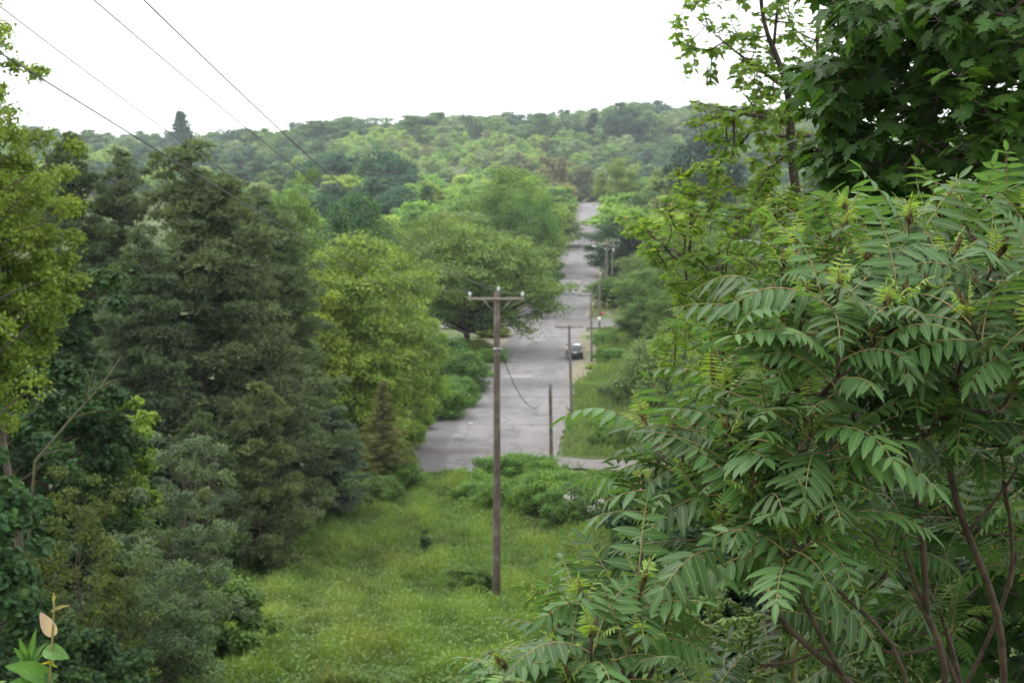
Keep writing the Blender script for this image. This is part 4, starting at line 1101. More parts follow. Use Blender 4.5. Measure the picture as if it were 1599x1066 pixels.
# tallest pole
t1, b1, h1, dx1 = pole(775, 60, 456, .165, .115, 'tallest dark wooden utility pole with crossarm standing in the lawn', lean_px=2)
zA = h1 - (466 - 456) * 60 / FPX
arm(t1, (dx1, -.15, zA), 1.17, 1.08, .10)
g = Geo()
for s in (-1, 1):
    tube(g, [(dx1 + s * .10, -.16, zA - .55), (dx1 + s * .55, -.20, zA - .04)], [.012, .012], 5)
g.obj('brace', M['steel'], t1)
ins1 = {}
for key, x, z in (('l', dx1 - 1.08, zA + .06), ('m', dx1 + .05, h1), ('r', dx1 + 1.0, zA + .06)):
    insul(t1, (x, -.15 if key != 'm' else 0, z), 1.15); ins1[key] = b1 + np.array([x, -.15 if key != 'm' else 0, z + .22])
g = Geo(); tube(g, [(dx1 * .8, -.02, h1 - 2.25), (dx1 * .8 + .25, -.12, h1 - 2.28)], [.02, .02], 6); box(g, (dx1 * .8, 0, h1 - 2.25), (.30, .30, .08))
g.obj('cable_bracket', M['steel'], t1)
tele1 = b1 + np.array([.18, -.1, h1 - 2.28])

# short stub pole
t2, b2, h2, _ = pole(861, 103, 600, .13, .11, 'short bare dark stub pole without crossarm beside the lane', 'stub_pole', lean_px=-2)
tele2 = b2 + np.array([-.08, 0, h2 - .05])
# crossarm pole
t3, b3, h3, dx3 = pole(893, 126, 507, .14, .11, 'wooden crossarm pole right of the road in front of the parked car', mat='pole_grey', lean_px=-5)
z3 = h3 - .18; arm(t3, (dx3, -.12, z3), 1.16, 1.12, .10, 'pole_wood')
for x in (-1.1, 1.06): insul(t3, (dx3 + x, -.12, z3 + .05), .8, mat='steel')
a3 = {'l': b3 + [dx3 - 1.1, -.12, z3 + .2], 'r': b3 + [dx3 + 1.06, -.12, z3 + .2]}
# one sided pole
t4, b4, h4, dx4 = pole(924, 177, 458, .14, .10, 'slim pole with a one-sided crossarm beyond the parked car', mat='pole_grey', lean_px=-2)
arm(t4, (dx4, -.1, h4 - .25), 1.5, .3, .10, 'pole_wood')
insul(t4, (dx4 - 1.4, -.1, h4 - .2), .8, mat='steel'); a4 = b4 + [dx4 - 1.4, -.1, h4]
tl4 = b4 + [dx4, -.1, h4 - .6]
# pole with the sign at the crossroads
t5, b5, h5, dx5 = pole(936, 213, 430, .15, .11, 'grey wooden pole with red and white signs at the crossroads', mat='pole_grey')
insul(t5, (dx5 + .1, 0, h5), 2.0); a5 = b5 + [dx5, -.1, h5]
M['sign_white'] = plain_mat('sign_white', (.75, .75, .74), .5); M['sign_red'] = plain_mat('sign_red', (.45, .05, .045), .5)
g = Geo(); zs = pix(936, 498, 213)[2] - b5[2]
box(g, (-.06, -.19, zs), (.42, .02, .62)); g.obj('white_sign', M['sign_white'], t5)
g = Geo(); box(g, (.28, -.20, zs + .75), (.42, .02, .34)); g.obj('red_sign', M['sign_red'], t5)
# double pole
def dpole(px, Y, top, lab, arms):
    t, b, h, dx = pole(px, Y, top, .17, .12, lab, mat='pole_grey')
    for dz, l, r in arms:
        arm(t, (0, -.16, h - dz), l, r, .11)
        for x in (-l + .1, -.4, .4, r - .1): insul(t, (x, -.16, h - dz + .05), 1.3)
    return t, b, h
t6, b6, h6 = dpole(947, 292, 376, 'left pole of the pair beyond the crossroads, carrying a street light', ((.7, .35, 1.4), (1.7, .35, 1.3)))
t7, b7, h7 = dpole(956, 297, 372, 'right pole of the pair beyond the crossroads with crossarms', ((.5, 1.3, 1.3), (1.6, 1.2, 1.2)))
g = Geo(); zl = pix(930, 384, 292)[2] - b6[2]
tube(g, curve(np.array([-.1, -.1, zl - .5]), np.array([-2.0, -.5, zl]), (0, 0, .35), 8), np.full(8, .035), 6); g.obj('lamp_arm', M['steel'], t6)
g = Geo(); box(g, (-2.45, -.55, zl), (.95, .36, .16), taper=.8); o = g.obj('lamp_head', plain_mat('lamp_shell', (.7, .72, .72), .4), t6)
o.modifiers.new('b', 'BEVEL').width = .05
g = Geo(); R = rs(3)
for k in range(2):
    tube(g, [(.22, -.32, h7 - 2.6 - k * 0), (.22, -.32, h7 - 1.9)], [.17, .17], 12); break
g.obj('transformer', plain_mat('transformer_paint', (.42, .43, .43), .5), t7)

def span(name, a, b, sag, r, label, mat='wire', n=26):
    a = np.array(a); b = np.array(b); t = np.linspace(0, 1, n)[:, None]
    P = a * (1 - t) + b * t; P[:, 2] -= (4 * sag * t * (1 - t))[:, 0]
    g = Geo(); tube(g, P - a, np.full(n, r), 6)
    o = g.obj(name, M[mat], None, True); o.location = Vector(a); tag(o, label, 'cable'); return o
SL = .071
def overhead(end, pts, r, label, mat='wire', name='power_line'):
    """wire from a pole back over the viewer's left; height fitted through photo points"""
    end = np.array(end); ys = [end[1]]; zs = [end[2]]
    for px, py in pts:
        m = (px - 799.5) / FPX          # x = m*Y (to first order) meets the wire's plan line
        y = (end[0] - SL * end[1]) / (m - SL)
        for _ in range(4):
            q = pix(px, py, y); y += ((end[0] + SL * (y - end[1])) - q[0]) / (q[0] / y - SL)
        ys.append(y); zs.append(pix(px, py, y)[2])
    w = np.ones(len(ys)); w[0] = 12
    c = np.polyfit(np.array(ys) - end[1], np.array(zs) - end[2], 2, w=w)
    Y = np.linspace(-22, end[1], 80)
    Z = np.polyval(c, Y - end[1]) + end[2]; Z += (end[2] - Z[-1])
    P = np.stack([end[0] + SL * (Y - end[1]), Y, Z], -1)[::-1]
    g = Geo(); tube(g, P - P[0], np.full(len(P), r), 6)
    o = g.obj(name, M[mat], None, True); o.location = Vector(P[0]); tag(o, label, 'cable')
overhead(ins1['l'], [(500, 368), (263, 199), (5, 20)], .0075, 'thin power line running to the left end of the nearest crossarm')
overhead(ins1['m'], [(500, 291), (375, 193), (147, 0)], .0075, 'thin power line running to the top of the tallest pole')
overhead(ins1['r'], [(597, 343), (500, 261), (225, 0)], .0075, 'rightmost thin power line, running to the right end of the nearest crossarm')
overhead(tele1, [(500, 387), (375, 319), (165, 186), (0, 79)], .0078, 'lowest and thickest overhead cable, crossing in front of the pines', 'cable', 'telephone_cable')
span('telephone_cable', tele1, tele2, 1.9, .018, 'dark cable drooping from the tallest pole to the stub pole', 'cable')
span('power_line', ins1['m'], a3['l'], 1.9, .008, 'wire sagging from the tallest pole top to the left end of the next crossarm')
span('power_line', ins1['r'], a3['r'], 2.2, .008, 'wire sagging from the right end of the nearest crossarm to the next crossarm')
span('telephone_cable', tele2, tl4, .9, .016, 'pale cable rising from the stub pole past the parked car', 'wire')
span('power_line', a3['l'], a4, .5, .010, 'wire from the left end of the second crossarm to the slim pole')
span('power_line', a3['r'], b4 + [dx4 + .1, 0, h4 - .2], .5, .010, 'wire from the right end of the second crossarm to the slim pole')
span('power_line', a4, a5, .5, .012, 'wire between the slim pole and the signed pole')
span('telephone_cable', tl4, a5 - [0, 0, .8], .5, .014, 'lower cable between the slim pole and the signed pole')
span('power_line', a5, b6 + [.2, 0, h6 - .7], .6, .014, 'upper wire from the signed pole to the paired poles')
span('telephone_cable', a5 - [0, 0, .8], b6 + [0, -.2, h6 - 2.6], .8, .016, 'lower cable from the signed pole to the paired poles')
for k, (dz, s) in enumerate(((.4, 1.1), (1.0, .5), (1.6, 1.0), (3.0, .1))):
    nm = ['topmost', 'second', 'third', 'lowest'][k]
    span('power_line', b7 + [s, -.1, h7 - dz + .1], b7 + [s + 42, 6 + 3 * k, h7 - dz - .3], .9, .016, nm + ' of the four wires leaving the paired poles to the right')
span('power_line', b6 + [-.3, -.1, h6 - 1.6], b6 + [-30, 4, h6 - 1.0], 1.0, .014, 'wire crossing the upper road to the left from the paired poles')

# ------------------------------------------------------------------ branching skeleton that ends at given tips
class Skel:
    def __init__(s, root):
        s.P = [np.array(root, float)]; s.par = [-1]; s.paths = []; s.tips = []
    def path(s, start, pts):
        ids = [start]
        for p in pts:
            s.P.append(np.array(p, float)); s.par.append(ids[-1]); ids.append(len(s.P) - 1)
        s.paths.append(ids); return ids[-1]
    def poly(s, start, pts, step=.10):
        """resample a polyline (smooth) and add it"""
        Q = np.array([s.P[start]] + [np.array(p, float) for p in pts])
        d = np.concatenate([[0], np.cumsum(np.linalg.norm(np.diff(Q, axis=0), axis=1))])
        n = max(3, int(d[-1] / step)); t = np.linspace(0, d[-1], n + 1)
        R = np.stack([np.interp(t, d, Q[:, k]) for k in range(3)], -1)
        for _ in range(3):
            R[1:-1] = (R[:-2] + 2 * R[1:-1] + R[2:]) / 4
        return s.path(start, R[1:])
    def attach(s, tip, R, up=.35, n=6, minz=.05, back=.0):
        A = np.array(s.P); v = np.array(tip) - A; d = np.linalg.norm(v, axis=1)
        cost = d + 1.2 * np.maximum(A[:, 2] - tip[2] + minz, 0) + .15 * R.rand(len(A)) * d
        cost[d < .12] += 5
        j = int(np.argmin(cost)); L = d[j]
        Q = curve(A[j], np.array(tip), np.array([0, 0, -up * L * .5]) + R.randn(3) * .05 * L, n)
        e = s.path(j, Q[1:]); s.tips.append(e); return e
    def draw(s, g, r_tip, powr=.45, sides=6, rmax=1, grow=1.0):
        n = len(s.P); cnt = np.zeros(n)
        for t in s.tips: cnt[t] += 1
        for i in range(n - 1, 0, -1): cnt[s.par[i]] += cnt[i]
        cnt = np.maximum(cnt, .6)
        rad = np.minimum(r_tip * cnt ** powr, rmax)
        for ids in s.paths:
            r = rad[ids].copy(); r[0] = r[1]
            tube(g, np.array([s.P[i] for i in ids]), r, sides)
        return rad

def pinnate(LP, gs, R, b, d, up, length, pairs, ll, droop, young, tone, lw=.325):
    """one feather-shaped compound leaf: stalk into gs, leaflets appended to LP"""
    n = 9; P = [b]; T = nrm(d); st = length / (n - 1); side = nrm(np.cross(T, up)); Ts = [T]
    for i in range(n - 1):
        T = nrm(T + np.array([0, 0, -1]) * droop * (.35 + .9 * i / n) / (n - 1) * 2.2)
        P.append(P[-1] + T * st); Ts.append(T)
    P = np.array(P); Ts = np.array(Ts)
    tube(gs, P, np.linspace(.0028, .0010, n) * (1 if young < .5 else .7), 4, r=.5, mat=1, cap=False)
    t = np.linspace(.2, .96, pairs); bendy = R.uniform(.0, .75); tw = R.randn() * .22; up = nrm(np.asarray(up) + side * tw)
    for q in t:
        k = q * (n - 1); i = min(int(k), n - 2); f = k - i
        p = P[i] * (1 - f) + P[i + 1] * f; tg = nrm(Ts[i] * (1 - f) + Ts[i + 1] * f)
        sd = nrm(np.cross(tg, up)); un = np.cross(sd, tg)
        prof_l = (.62 + .38 * math.sin(min(1, (q - .1) / .45) * 1.57)) * (1 - .55 * max(0, q - .6) / .4)
        for sg in (-1, 1):
            dv = nrm(tg * (.42 + .25 * q) + sd * sg + np.array([0, 0, -bendy]) * (.5 + .6 * R.rand()) + R.randn(3) * .07)
            nv = un * .9 + sd * sg * .15 * -1 + np.array([0, 0, .25]) + R.randn(3) * .10
            if R.rand() < .03: continue
            l = ll * prof_l * R.uniform(.82, 1.12)
            LP.append((p, dv, nv, l, l * lw * R.uniform(.9, 1.15), tone))
    LP.append((P[-1], Ts[-1], np.cross(nrm(np.cross(Ts[-1], up)), Ts[-1]), ll * .62, ll * lw * .62, tone))

def rosette(LP, gs, R, tip, axis, n=11, L0=.38, ll=.095, size=1.0, yt=None):
    axis = nrm(axis); a0 = R.rand() * 6.28
    ref = nrm(np.cross(axis, [0.3, .9, .1])); ref2 = np.cross(axis, ref)
    yt = 3 if yt is None else yt
    for i in range(n + yt):
        u = i / (n + yt - 1.0)                       # 0 = lowest, 1 = youngest
        a = a0 + i * 2.4; young = 1.0 if i >= n else 0.0
        rad = ref * math.cos(a) + ref2 * math.sin(a)
        open_ = (1.05 - .45 * u + .18 * R.randn()) if not young else .45 - .1 * (i - n)
        d = nrm(rad * math.sin(open_ * 1.2) + axis * math.cos(open_ * 1.2) + np.array([0, 0, .22]))
        b = tip - axis * (.20 * (1 - u)) * size
        up = nrm(axis * .6 + np.array([0, 0, 1.0]) - d * np.dot(d, axis * .6 + np.array([0, 0, 1.0])))
        if young:
            pinnate(LP, gs, R, b, d, up, L0 * (.42 - .1 * (i - n)) * size, 8, ll * .42 * size, .45, 1, R.uniform(.86, 1.0), .2)
        else:
            k = R.uniform(.68, 1.15) * (1 - .25 * max(0, u - .55) / .45)
            pinnate(LP, gs, R, b, d, up, L0 * k * size, R.randint(6, 9), ll * k * size, R.uniform(.2, 1.0), 0, np.clip(R.uniform(.0, .5) + .25 * (R.rand() < .15), 0, .75))

def cone_flower(g, R, p, ax, L=.10, r=.017):
    n = 12; k = 9; ax = nrm(ax); a = nrm(np.cross(ax, [.2, 1, .1])); b = np.cross(ax, a); V = []
    for i in range(n):
        t = i / (n - 1); rr = r * math.sin(math.pi * min(.98, t * .86 + .12)) ** .7 * (1.1 - .5 * t)
        for j in range(k):
            q = j * 6.283 / k + i * .35; w = rr * (1 + .35 * R.randn())
            V.append(p + ax * (t * L + .004 * R.randn()) + (a * math.cos(q) + b * math.sin(q)) * w)
    f = [(i * k + j, i * k + (j + 1) % k, (i + 1) * k + (j + 1) % k, (i + 1) * k + j) for i in range(n - 1) for j in range(k)]
    V += [p + ax * L * 1.04]; f3 = [((n - 1) * k + j, (n - 1) * k + (j + 1) % k, n * k) for j in range(k)]
    g.add(V, f3, f)

SUMG = (.070, .148, .044)
def sumac(seed, root, polys, tips, label, leafn=11, r_tip=.0044, L0=.285, ll=.100, size=1.0, flowers=True, color=SUMG, leanv=(-.25, -.05, 1)):
    R = rs(seed); root = np.array(root, float)
    sk = Skel(root); ends = {}
    for key, start, pts in polys:
        s0 = 0 if start is None else int(np.argmin(np.linalg.norm(np.array(sk.P) - pix(*start), axis=1)))
        sk.poly(s0, [pix(*q) for q in pts])
    gs = Geo(); gp = Geo(); gl = gp; LP = []; fl = []
    T3 = [(pix(t[0] + 8, t[1] + 28, t[2]), (t[3] if len(t) > 3 else 1)) for t in tips]
    T3.sort(key=lambda a: np.linalg.norm(a[0] - sk.P[int(np.argmin(np.linalg.norm(np.array(sk.P) - a[0], axis=1)))]))
    for tp, fz in T3:
        e = sk.attach(tp, R, up=.5, n=7)
        ax = nrm(nrm(sk.P[e] - sk.P[sk.par[e]]) + np.array(leanv) * .8 + R.randn(3) * .12)
        q = sk.poly(e, [sk.P[e] + ax * .05, sk.P[e] + ax * .10], .04)
        sz = size * R.uniform(.85, 1.1)
        rosette(LP, gp, R, sk.P[q], ax, R.randint(leafn - 4, leafn), L0, ll, sz)
        if flowers and fz: fl.append((sk.P[q] - ax * .01, ax + R.randn(3) * .12))
    sk.draw(gs, r_tip, .34, 7, .0145)
    t = thing('sumac_shrub', Vector(root), label, 'sumac shrub')
    off = root
    for G_ in (gs, gp):
        G_.v = [v - off for v in G_.v]
    gs.obj('stem', M['stem'], t, True)
    P = np.array([q[0] for q in LP]) - off; D = np.array([q[1] for q in LP]); Nv = np.array([q[2] for q in LP])
    L = np.array([q[3] for q in LP]); W = np.array([q[4] for q in LP]); tn = np.array([q[5] for q in LP])
    leaves(gl, P, D, Nv, L, W, T_LAN, np.clip(tn + R.randn(len(P)) * .06, 0, 1))
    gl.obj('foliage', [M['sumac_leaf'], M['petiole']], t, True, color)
    for p, a in fl:
        g = Geo(); cone_flower(g, R, p - off, a, .070 * size * R.uniform(.8, 1.2), .011 * size); g.obj('flower_cone', M['cone'], t, True)
    return t

def gp(px, Y): return at(px, Y)
# big sumac on the right: its stems fan out from the lower right
R = rs(50)
tipsA = [(1290, 372, 4.5), (1308, 352, 4.7), (1235, 402, 4.4), (1213, 442, 4.3), (1212, 500, 4.3), (1190, 560, 4.4), (1240, 492, 4.1), (1290, 470, 4.0), (1345, 430, 4.2),
         (1355, 505, 3.9), (1300, 560, 3.9), (1235, 580, 4.2), (1270, 420, 4.7), (1395, 480, 4.0)]
sumac(51, gp(1500, 4.5), [('a', None, [(1500, 1300, 4.5), (1460, 1120, 4.5), (1495, 1040, 4.5), (1437, 933, 4.5), (1369, 848, 4.45), (1300, 775, 4.4)]),
                          ('b', (1437, 933, 4.5), [(1440, 800, 4.4), (1413, 680, 4.3), (1350, 600, 4.2)])],
      tipsA, 'middle sumac whose upright tips carry pinkish stems against the airy tree', 11, size=.88)
tipsB = [(a, b + 34, c) for a, b, c in [(1410, 335, 4.4), (1440, 345, 4.9), (1475, 290, 5.2), (1505, 300, 4.8), (1560, 300, 4.9), (1590, 310, 4.6), (1640, 300, 4.5), (1375, 365, 5.0), (1470, 380, 4.3),
         (1530, 380, 4.2), (1600, 400, 4.1), (1660, 400, 4.3), (1450, 450, 4.1), (1520, 470, 3.9), (1590, 490, 4.0), (1680, 500, 4.4), (1480, 540, 4.2), (1560, 570, 4.3)]]
sumac(52, gp(1570, 4.7), [('a', None, [(1570, 1300, 4.7), (1568, 1066, 4.65), (1566, 957, 4.6), (1506, 830, 4.5), (1466, 700, 4.5), (1500, 570, 4.5), (1520, 480, 4.5)]),
                          ('b', (1466, 700, 4.5), [(1413, 616, 4.4), (1400, 520, 4.4), (1395, 440, 4.4)]),
                          ('c', (1506, 830, 4.5), [(1600, 740, 4.6), (1640, 600, 4.6)])],
      tipsB, 'tallest sumac at the right edge with thick brown trunk stems', 11)
tipsC = [(1015, 668, 4.6), (1062, 700, 4.4), (1100, 605, 4.7), (1130, 640, 4.4), (1140, 700, 4.2), (1085, 770, 4.3), (1190, 640, 4.2), (1185, 785, 4.0), (1120, 560, 4.9),
         (1230, 700, 4.0), (1260, 640, 3.95), (1130, 830, 4.1), (1225, 835, 3.9), (1290, 700, 4.0), (1270, 790, 3.9), (1000, 760, 4.7)]
sumac(53, gp(1430, 4.2), [('a', None, [(1430, 1300, 4.2), (1400, 1120, 4.2), (1300, 1042, 4.2), (1225, 985, 4.2), (1190, 935, 4.2), (1135, 857, 4.25), (1110, 800, 4.3)]),
                          ('b', (1300, 1042, 4.2), [(1268, 977, 4.15), (1250, 925, 4.1), (1227, 867, 4.05), (1200, 810, 4.0)]),
                          ('c', None, [(1440, 1250, 4.3), (1413, 1000, 4.3), (1314, 930, 4.25), (1250, 870, 4.2), (1180, 760, 4.3), (1120, 700, 4.4)])],
      tipsC, 'left-reaching sumac with long sprays over the dark thicket beside the lane', 11)
tipsD = [(905, 962, 4.0), (888, 1022, 3.9), (935, 935, 4.2), (985, 925, 4.0), (990, 895, 4.4), (1030, 970, 4.2), (915, 1010, 3.8), (818, 1060, 4.0), (800, 1100, 4.1), (860, 985, 4.1), (960, 1030, 3.8), (870, 1075, 3.8), (940, 960, 4.3)]
sumac(54, gp(1010, 4.0), [('a', None, [(1010, 1300, 4.0), (960, 1120, 4.0), (902, 1033, 4.0), (882, 1005, 4.0), (866, 965, 4.0)]),
                          ('b', None, [(1020, 1200, 4.05), (1002, 1066, 4.05), (985, 1030, 4.05), (950, 975, 4.1)])],
      tipsD, 'lowest sumac at the bottom centre in front of the lawn', 11, size=.88)
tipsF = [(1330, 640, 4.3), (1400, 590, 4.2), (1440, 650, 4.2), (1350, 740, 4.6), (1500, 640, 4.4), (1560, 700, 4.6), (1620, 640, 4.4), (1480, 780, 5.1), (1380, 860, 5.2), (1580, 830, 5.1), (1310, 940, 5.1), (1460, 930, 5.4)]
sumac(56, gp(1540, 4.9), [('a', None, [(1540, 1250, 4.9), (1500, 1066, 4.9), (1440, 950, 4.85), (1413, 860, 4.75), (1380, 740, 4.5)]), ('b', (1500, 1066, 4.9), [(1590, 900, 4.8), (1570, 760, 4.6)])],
      tipsF, 'sumac filling the shade between the thick stems at lower right', 10, flowers=False, color=(.038, .092, .024), leanv=(-.5, -.2, .6))  # darker leaf colour paints in the shade under the canopy
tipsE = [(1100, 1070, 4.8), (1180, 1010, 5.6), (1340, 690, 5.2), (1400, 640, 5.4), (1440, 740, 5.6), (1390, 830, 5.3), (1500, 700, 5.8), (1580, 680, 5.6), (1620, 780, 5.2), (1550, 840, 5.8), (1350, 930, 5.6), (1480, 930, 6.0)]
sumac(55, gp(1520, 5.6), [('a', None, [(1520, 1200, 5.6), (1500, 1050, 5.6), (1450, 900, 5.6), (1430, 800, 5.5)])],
      tipsE, 'shaded sumac growing behind the thick stems at right', 9, flowers=False, color=(.032, .078, .022))  # leaf colour darkened to imitate canopy shade on this rear plant

# ------------------------------------------------------------------ big near maple (upper right) and its lower boughs
def maple(seed, trunk_pts, regions, label, r_tip, twig_leaf, size, color, leafm, T, rmax, ntw, cat='tree', name='maple_tree', samara=None, aspect=.95, stalk=.06, up=.2, droop=.55, boughs=()):
    R = rs(seed); base = trunk_pts[0]
    sk = Skel(base); sk.poly(0, trunk_pts[1:], .25)
    for st, pts in boughs:
        s0 = int(np.argmin(np.linalg.norm(np.array(sk.P) - pix(*st), axis=1))); sk.poly(s0, [pix(*q) for q in pts], .12)
    tips = []
    for poly, d0, d1, n, tone in regions:
        poly = np.array(poly, float); lo = poly.min(0); hi = poly.max(0); k = 0
        while k < n:
            px = lo[0] + R.rand() * (hi[0] - lo[0]); py = lo[1] + R.rand() * (hi[1] - lo[1])
            if not inpoly(np.array([px]), np.array([py]), poly)[0]: continue
            tips.append((pix(px, py, d0 + (d1 - d0) * R.rand()), tone)); k += 1
    tr = np.array(sk.P)
    tips.sort(key=lambda a: np.min(np.linalg.norm(tr - a[0], axis=1)))
    gs = Geo(); gl = Geo(); gm = Geo(); P = []; D = []; Nv = []; L = []; RN = []; MP = []
    for tp, tone in tips:
        e = sk.attach(tp, R, up=up, n=5, minz=-.3)
        ids = sk.paths[-1]; ax = nrm(sk.P[e] - sk.P[ids[-3]])
        tn = np.clip(tone + R.randn() * .12, 0, 1)
        # leaves in opposite pairs along the last part of the twig and a rosette at its tip
        for j in ids[-3:]:
            c = sk.P[j]; m = twig_leaf if j == ids[-1] else max(2, twig_leaf // 2)
            for q in range(m):
                a = R.rand() * 6.28; out = nrm(np.array([math.cos(a), math.sin(a), R.uniform(-.35, .35)]) + ax * .7)
                s = stalk * R.uniform(.6, 1.5); b = c + out * s
                tube(gs, [c, b], [.0016, .0012], 3, cap=False)
                dv = nrm(out + np.array([0, 0, -droop * R.uniform(.3, 1.4)]))
                P.append(b); D.append(dv); Nv.append(np.array([0, 0, 1.0]) + out * .5 + R.randn(3) * .28)
                L.append(size * R.uniform(.65, 1.15)); RN.append(np.clip(tn + R.randn() * .12, 0, 1))
        if samara and R.rand() < samara:
            for q in range(9): MP.append(sk.P[e] + R.randn(3) * .035 + np.array([0, 0, -.02]))
    sk.draw(gs, r_tip, .5, 6, rmax)
    t = thing(name, Vector(base), label, cat)
    gs.v = [v - base for v in gs.v]
    gs.obj('trunk', M['dark_bark'], t, True)
    L = np.array(L)
    leaves(gl, np.array(P) - base, np.array(D), np.array(Nv), L, L * aspect, T, np.array(RN))
    gl.obj('crown', M[leafm], t, False, color)
    if MP:
        MP = np.array(MP) - base; k = len(MP)
        leaves(gm, MP, R.randn(k, 3), R.randn(k, 3), .035, .014, T_DIA, .4 + .5 * R.rand(k))
        gm.obj('samara', M['leaf'], t, False, (.21, .23, .055))
    return t
def tp_(px, py, Y): return pix(px, py, Y)
DARK1 = [(1275, 140), (1312, 70), (1285, -10), (1300, -130), (1960, -220), (1960, 400), (1620, 300), (1490, 262), (1440, 290), (1340, 285), (1285, 200)]
maple(61, [gp(1850, 8.6), pix(1850, 900, 8.6), pix(1800, 500, 8.5), pix(1790, 0, 8.4), pix(1780, -500, 8.4)],
      [([(1238, 105), (1335, 80), (1340, 190), (1250, 180)], 6.8, 8, 34, .3), ([(1258, 225), (1345, 210), (1350, 300), (1285, 285)], 6.8, 8, 26, .3), (DARK1, 6.6, 9.4, 1000, .22), ([(1300, 230), (1420, 250), (1480, 290), (1400, 345), (1290, 330), (1250, 290)], 7.5, 9, 50, .3),
       ([(1465, 100), (1560, 40), (1900, 0), (1900, 330), (1600, 300), (1500, 240)], 5.9, 6.6, 80, .62),  # lighter, yellower leaf tone stands in for sunlit crown edges
       ([(1300, 20), (1420, -60), (1640, -60), (1600, 60), (1420, 50)], 6.0, 7.0, 60, .40)],
      'big near maple with broad dark leaves overhanging the upper right', .0028, 5, .088, (.040, .092, .020), 'near_leaf', T_MAP, .20, 0, droop=.7)
maple(62, [gp(1760, 8.0), pix(1760, 1200, 8.0), pix(1740, 800, 8.0), pix(1720, 500, 8.0)],
      [([(1340, 640), (1700, 560), (1850, 900), (1850, 1240), (1330, 1240), (1300, 900)], 6.8, 9.2, 430, .35), ([(1560, 660), (1850, 640), (1850, 900), (1560, 860)], 6.2, 6.8, 40, .6),
       ([(1240, 330), (1700, 300), (1700, 640), (1300, 640)], 7.6, 9.5, 170, .2)],
      'lower maple sapling with lobed leaves glimpsed behind the sumac stems at lower right', .0032, 5, .125, (.040, .092, .022), 'near_leaf', T_MAP, .09, 0)

# airy tree: clusters of small leaves and winged seeds against the sky
AIR = [((1250, 345, 13.2), [(1236, 250, 13.2), (1232, 130, 13.1), (1190, 40, 13.0), (1185, -60, 13)]), ((1250, 345, 13.2), [(1275, 280, 13.4), (1290, 200, 13.6), (1275, 90, 13.8), (1282, -60, 14)]),
       ((1232, 130, 13.1), [(1160, 90, 12.9), (1110, 50, 12.8), (1080, 20, 12.8)]),
       ((1234, 190, 13.1), [(1170, 180, 12.7), (1110, 165, 12.5), (1085, 160, 12.4)]), ((1262, 560, 13.1), [(1200, 480, 12.6), (1120, 440, 12.2), (1050, 390, 12.0)]),
       ((1268, 640, 13), [(1200, 560, 12.5), (1110, 520, 12.2), (1040, 490, 12)]), ((1210, 85, 13.05), [(1215, 0, 13.1), (1225, -80, 13.1)])]
maple(63, [gp(1190, 13), pix(1195, 1100, 13), pix(1235, 850, 13), pix(1268, 680, 13), pix(1258, 500, 13.1), pix(1250, 345, 13.2)],
      [([(1075, -80), (1330, -80), (1300, 60), (1240, 150), (1180, 110), (1130, 90), (1070, 80), (1050, 60)], 12.7, 14.0, 140, .45),
       ([(1065, 95), (1200, 100), (1240, 180), (1200, 220), (1150, 130), (1065, 120)], 12.2, 13.2, 36, .45), ([(1040, 268), (1120, 245), (1135, 330), (1050, 345)], 12.3, 12.9, 30, .5),
       ([(1085, 160), (1240, 170), (1290, 260), (1280, 330), (1200, 330), (1120, 280), (1080, 200)], 12.9, 14.2, 110, .45),
       ([(1060, 340), (1240, 300), (1330, 330), (1300, 420), (1130, 560), (1080, 620), (1010, 560), (1060, 470), (975, 350)], 11.6, 13.6, 330, .55),
       ([(960, 335), (1060, 300), (1080, 360), (1000, 370)], 11.6, 12.2, 10, .6)],
      'airy forked tree with seed clusters standing against the sky right of centre', .0028, 7, .060, (.115, .200, .040), 'airy_leaf', T_MAP, .055, 0, samara=.8, stalk=.04, up=.1, boughs=AIR, droop=.5)
# brown trunk glimpsed low behind the sumac belongs to a second, stouter tree
maple(64, [gp(1180, 11), pix(1185, 1100, 11), pix(1200, 900, 11), pix(1262, 700, 11), pix(1300, 560, 11)],
      [([(1150, 640), (1340, 560), (1380, 760), (1300, 860), (1180, 820), (1110, 720)], 10.2, 12, 110, .3)],
      'brown leaning trunk with shaded leaves half hidden behind the middle sumac', .004, 5, .10, (.045, .095, .025), 'near_leaf', T_MAP, .13, 0)

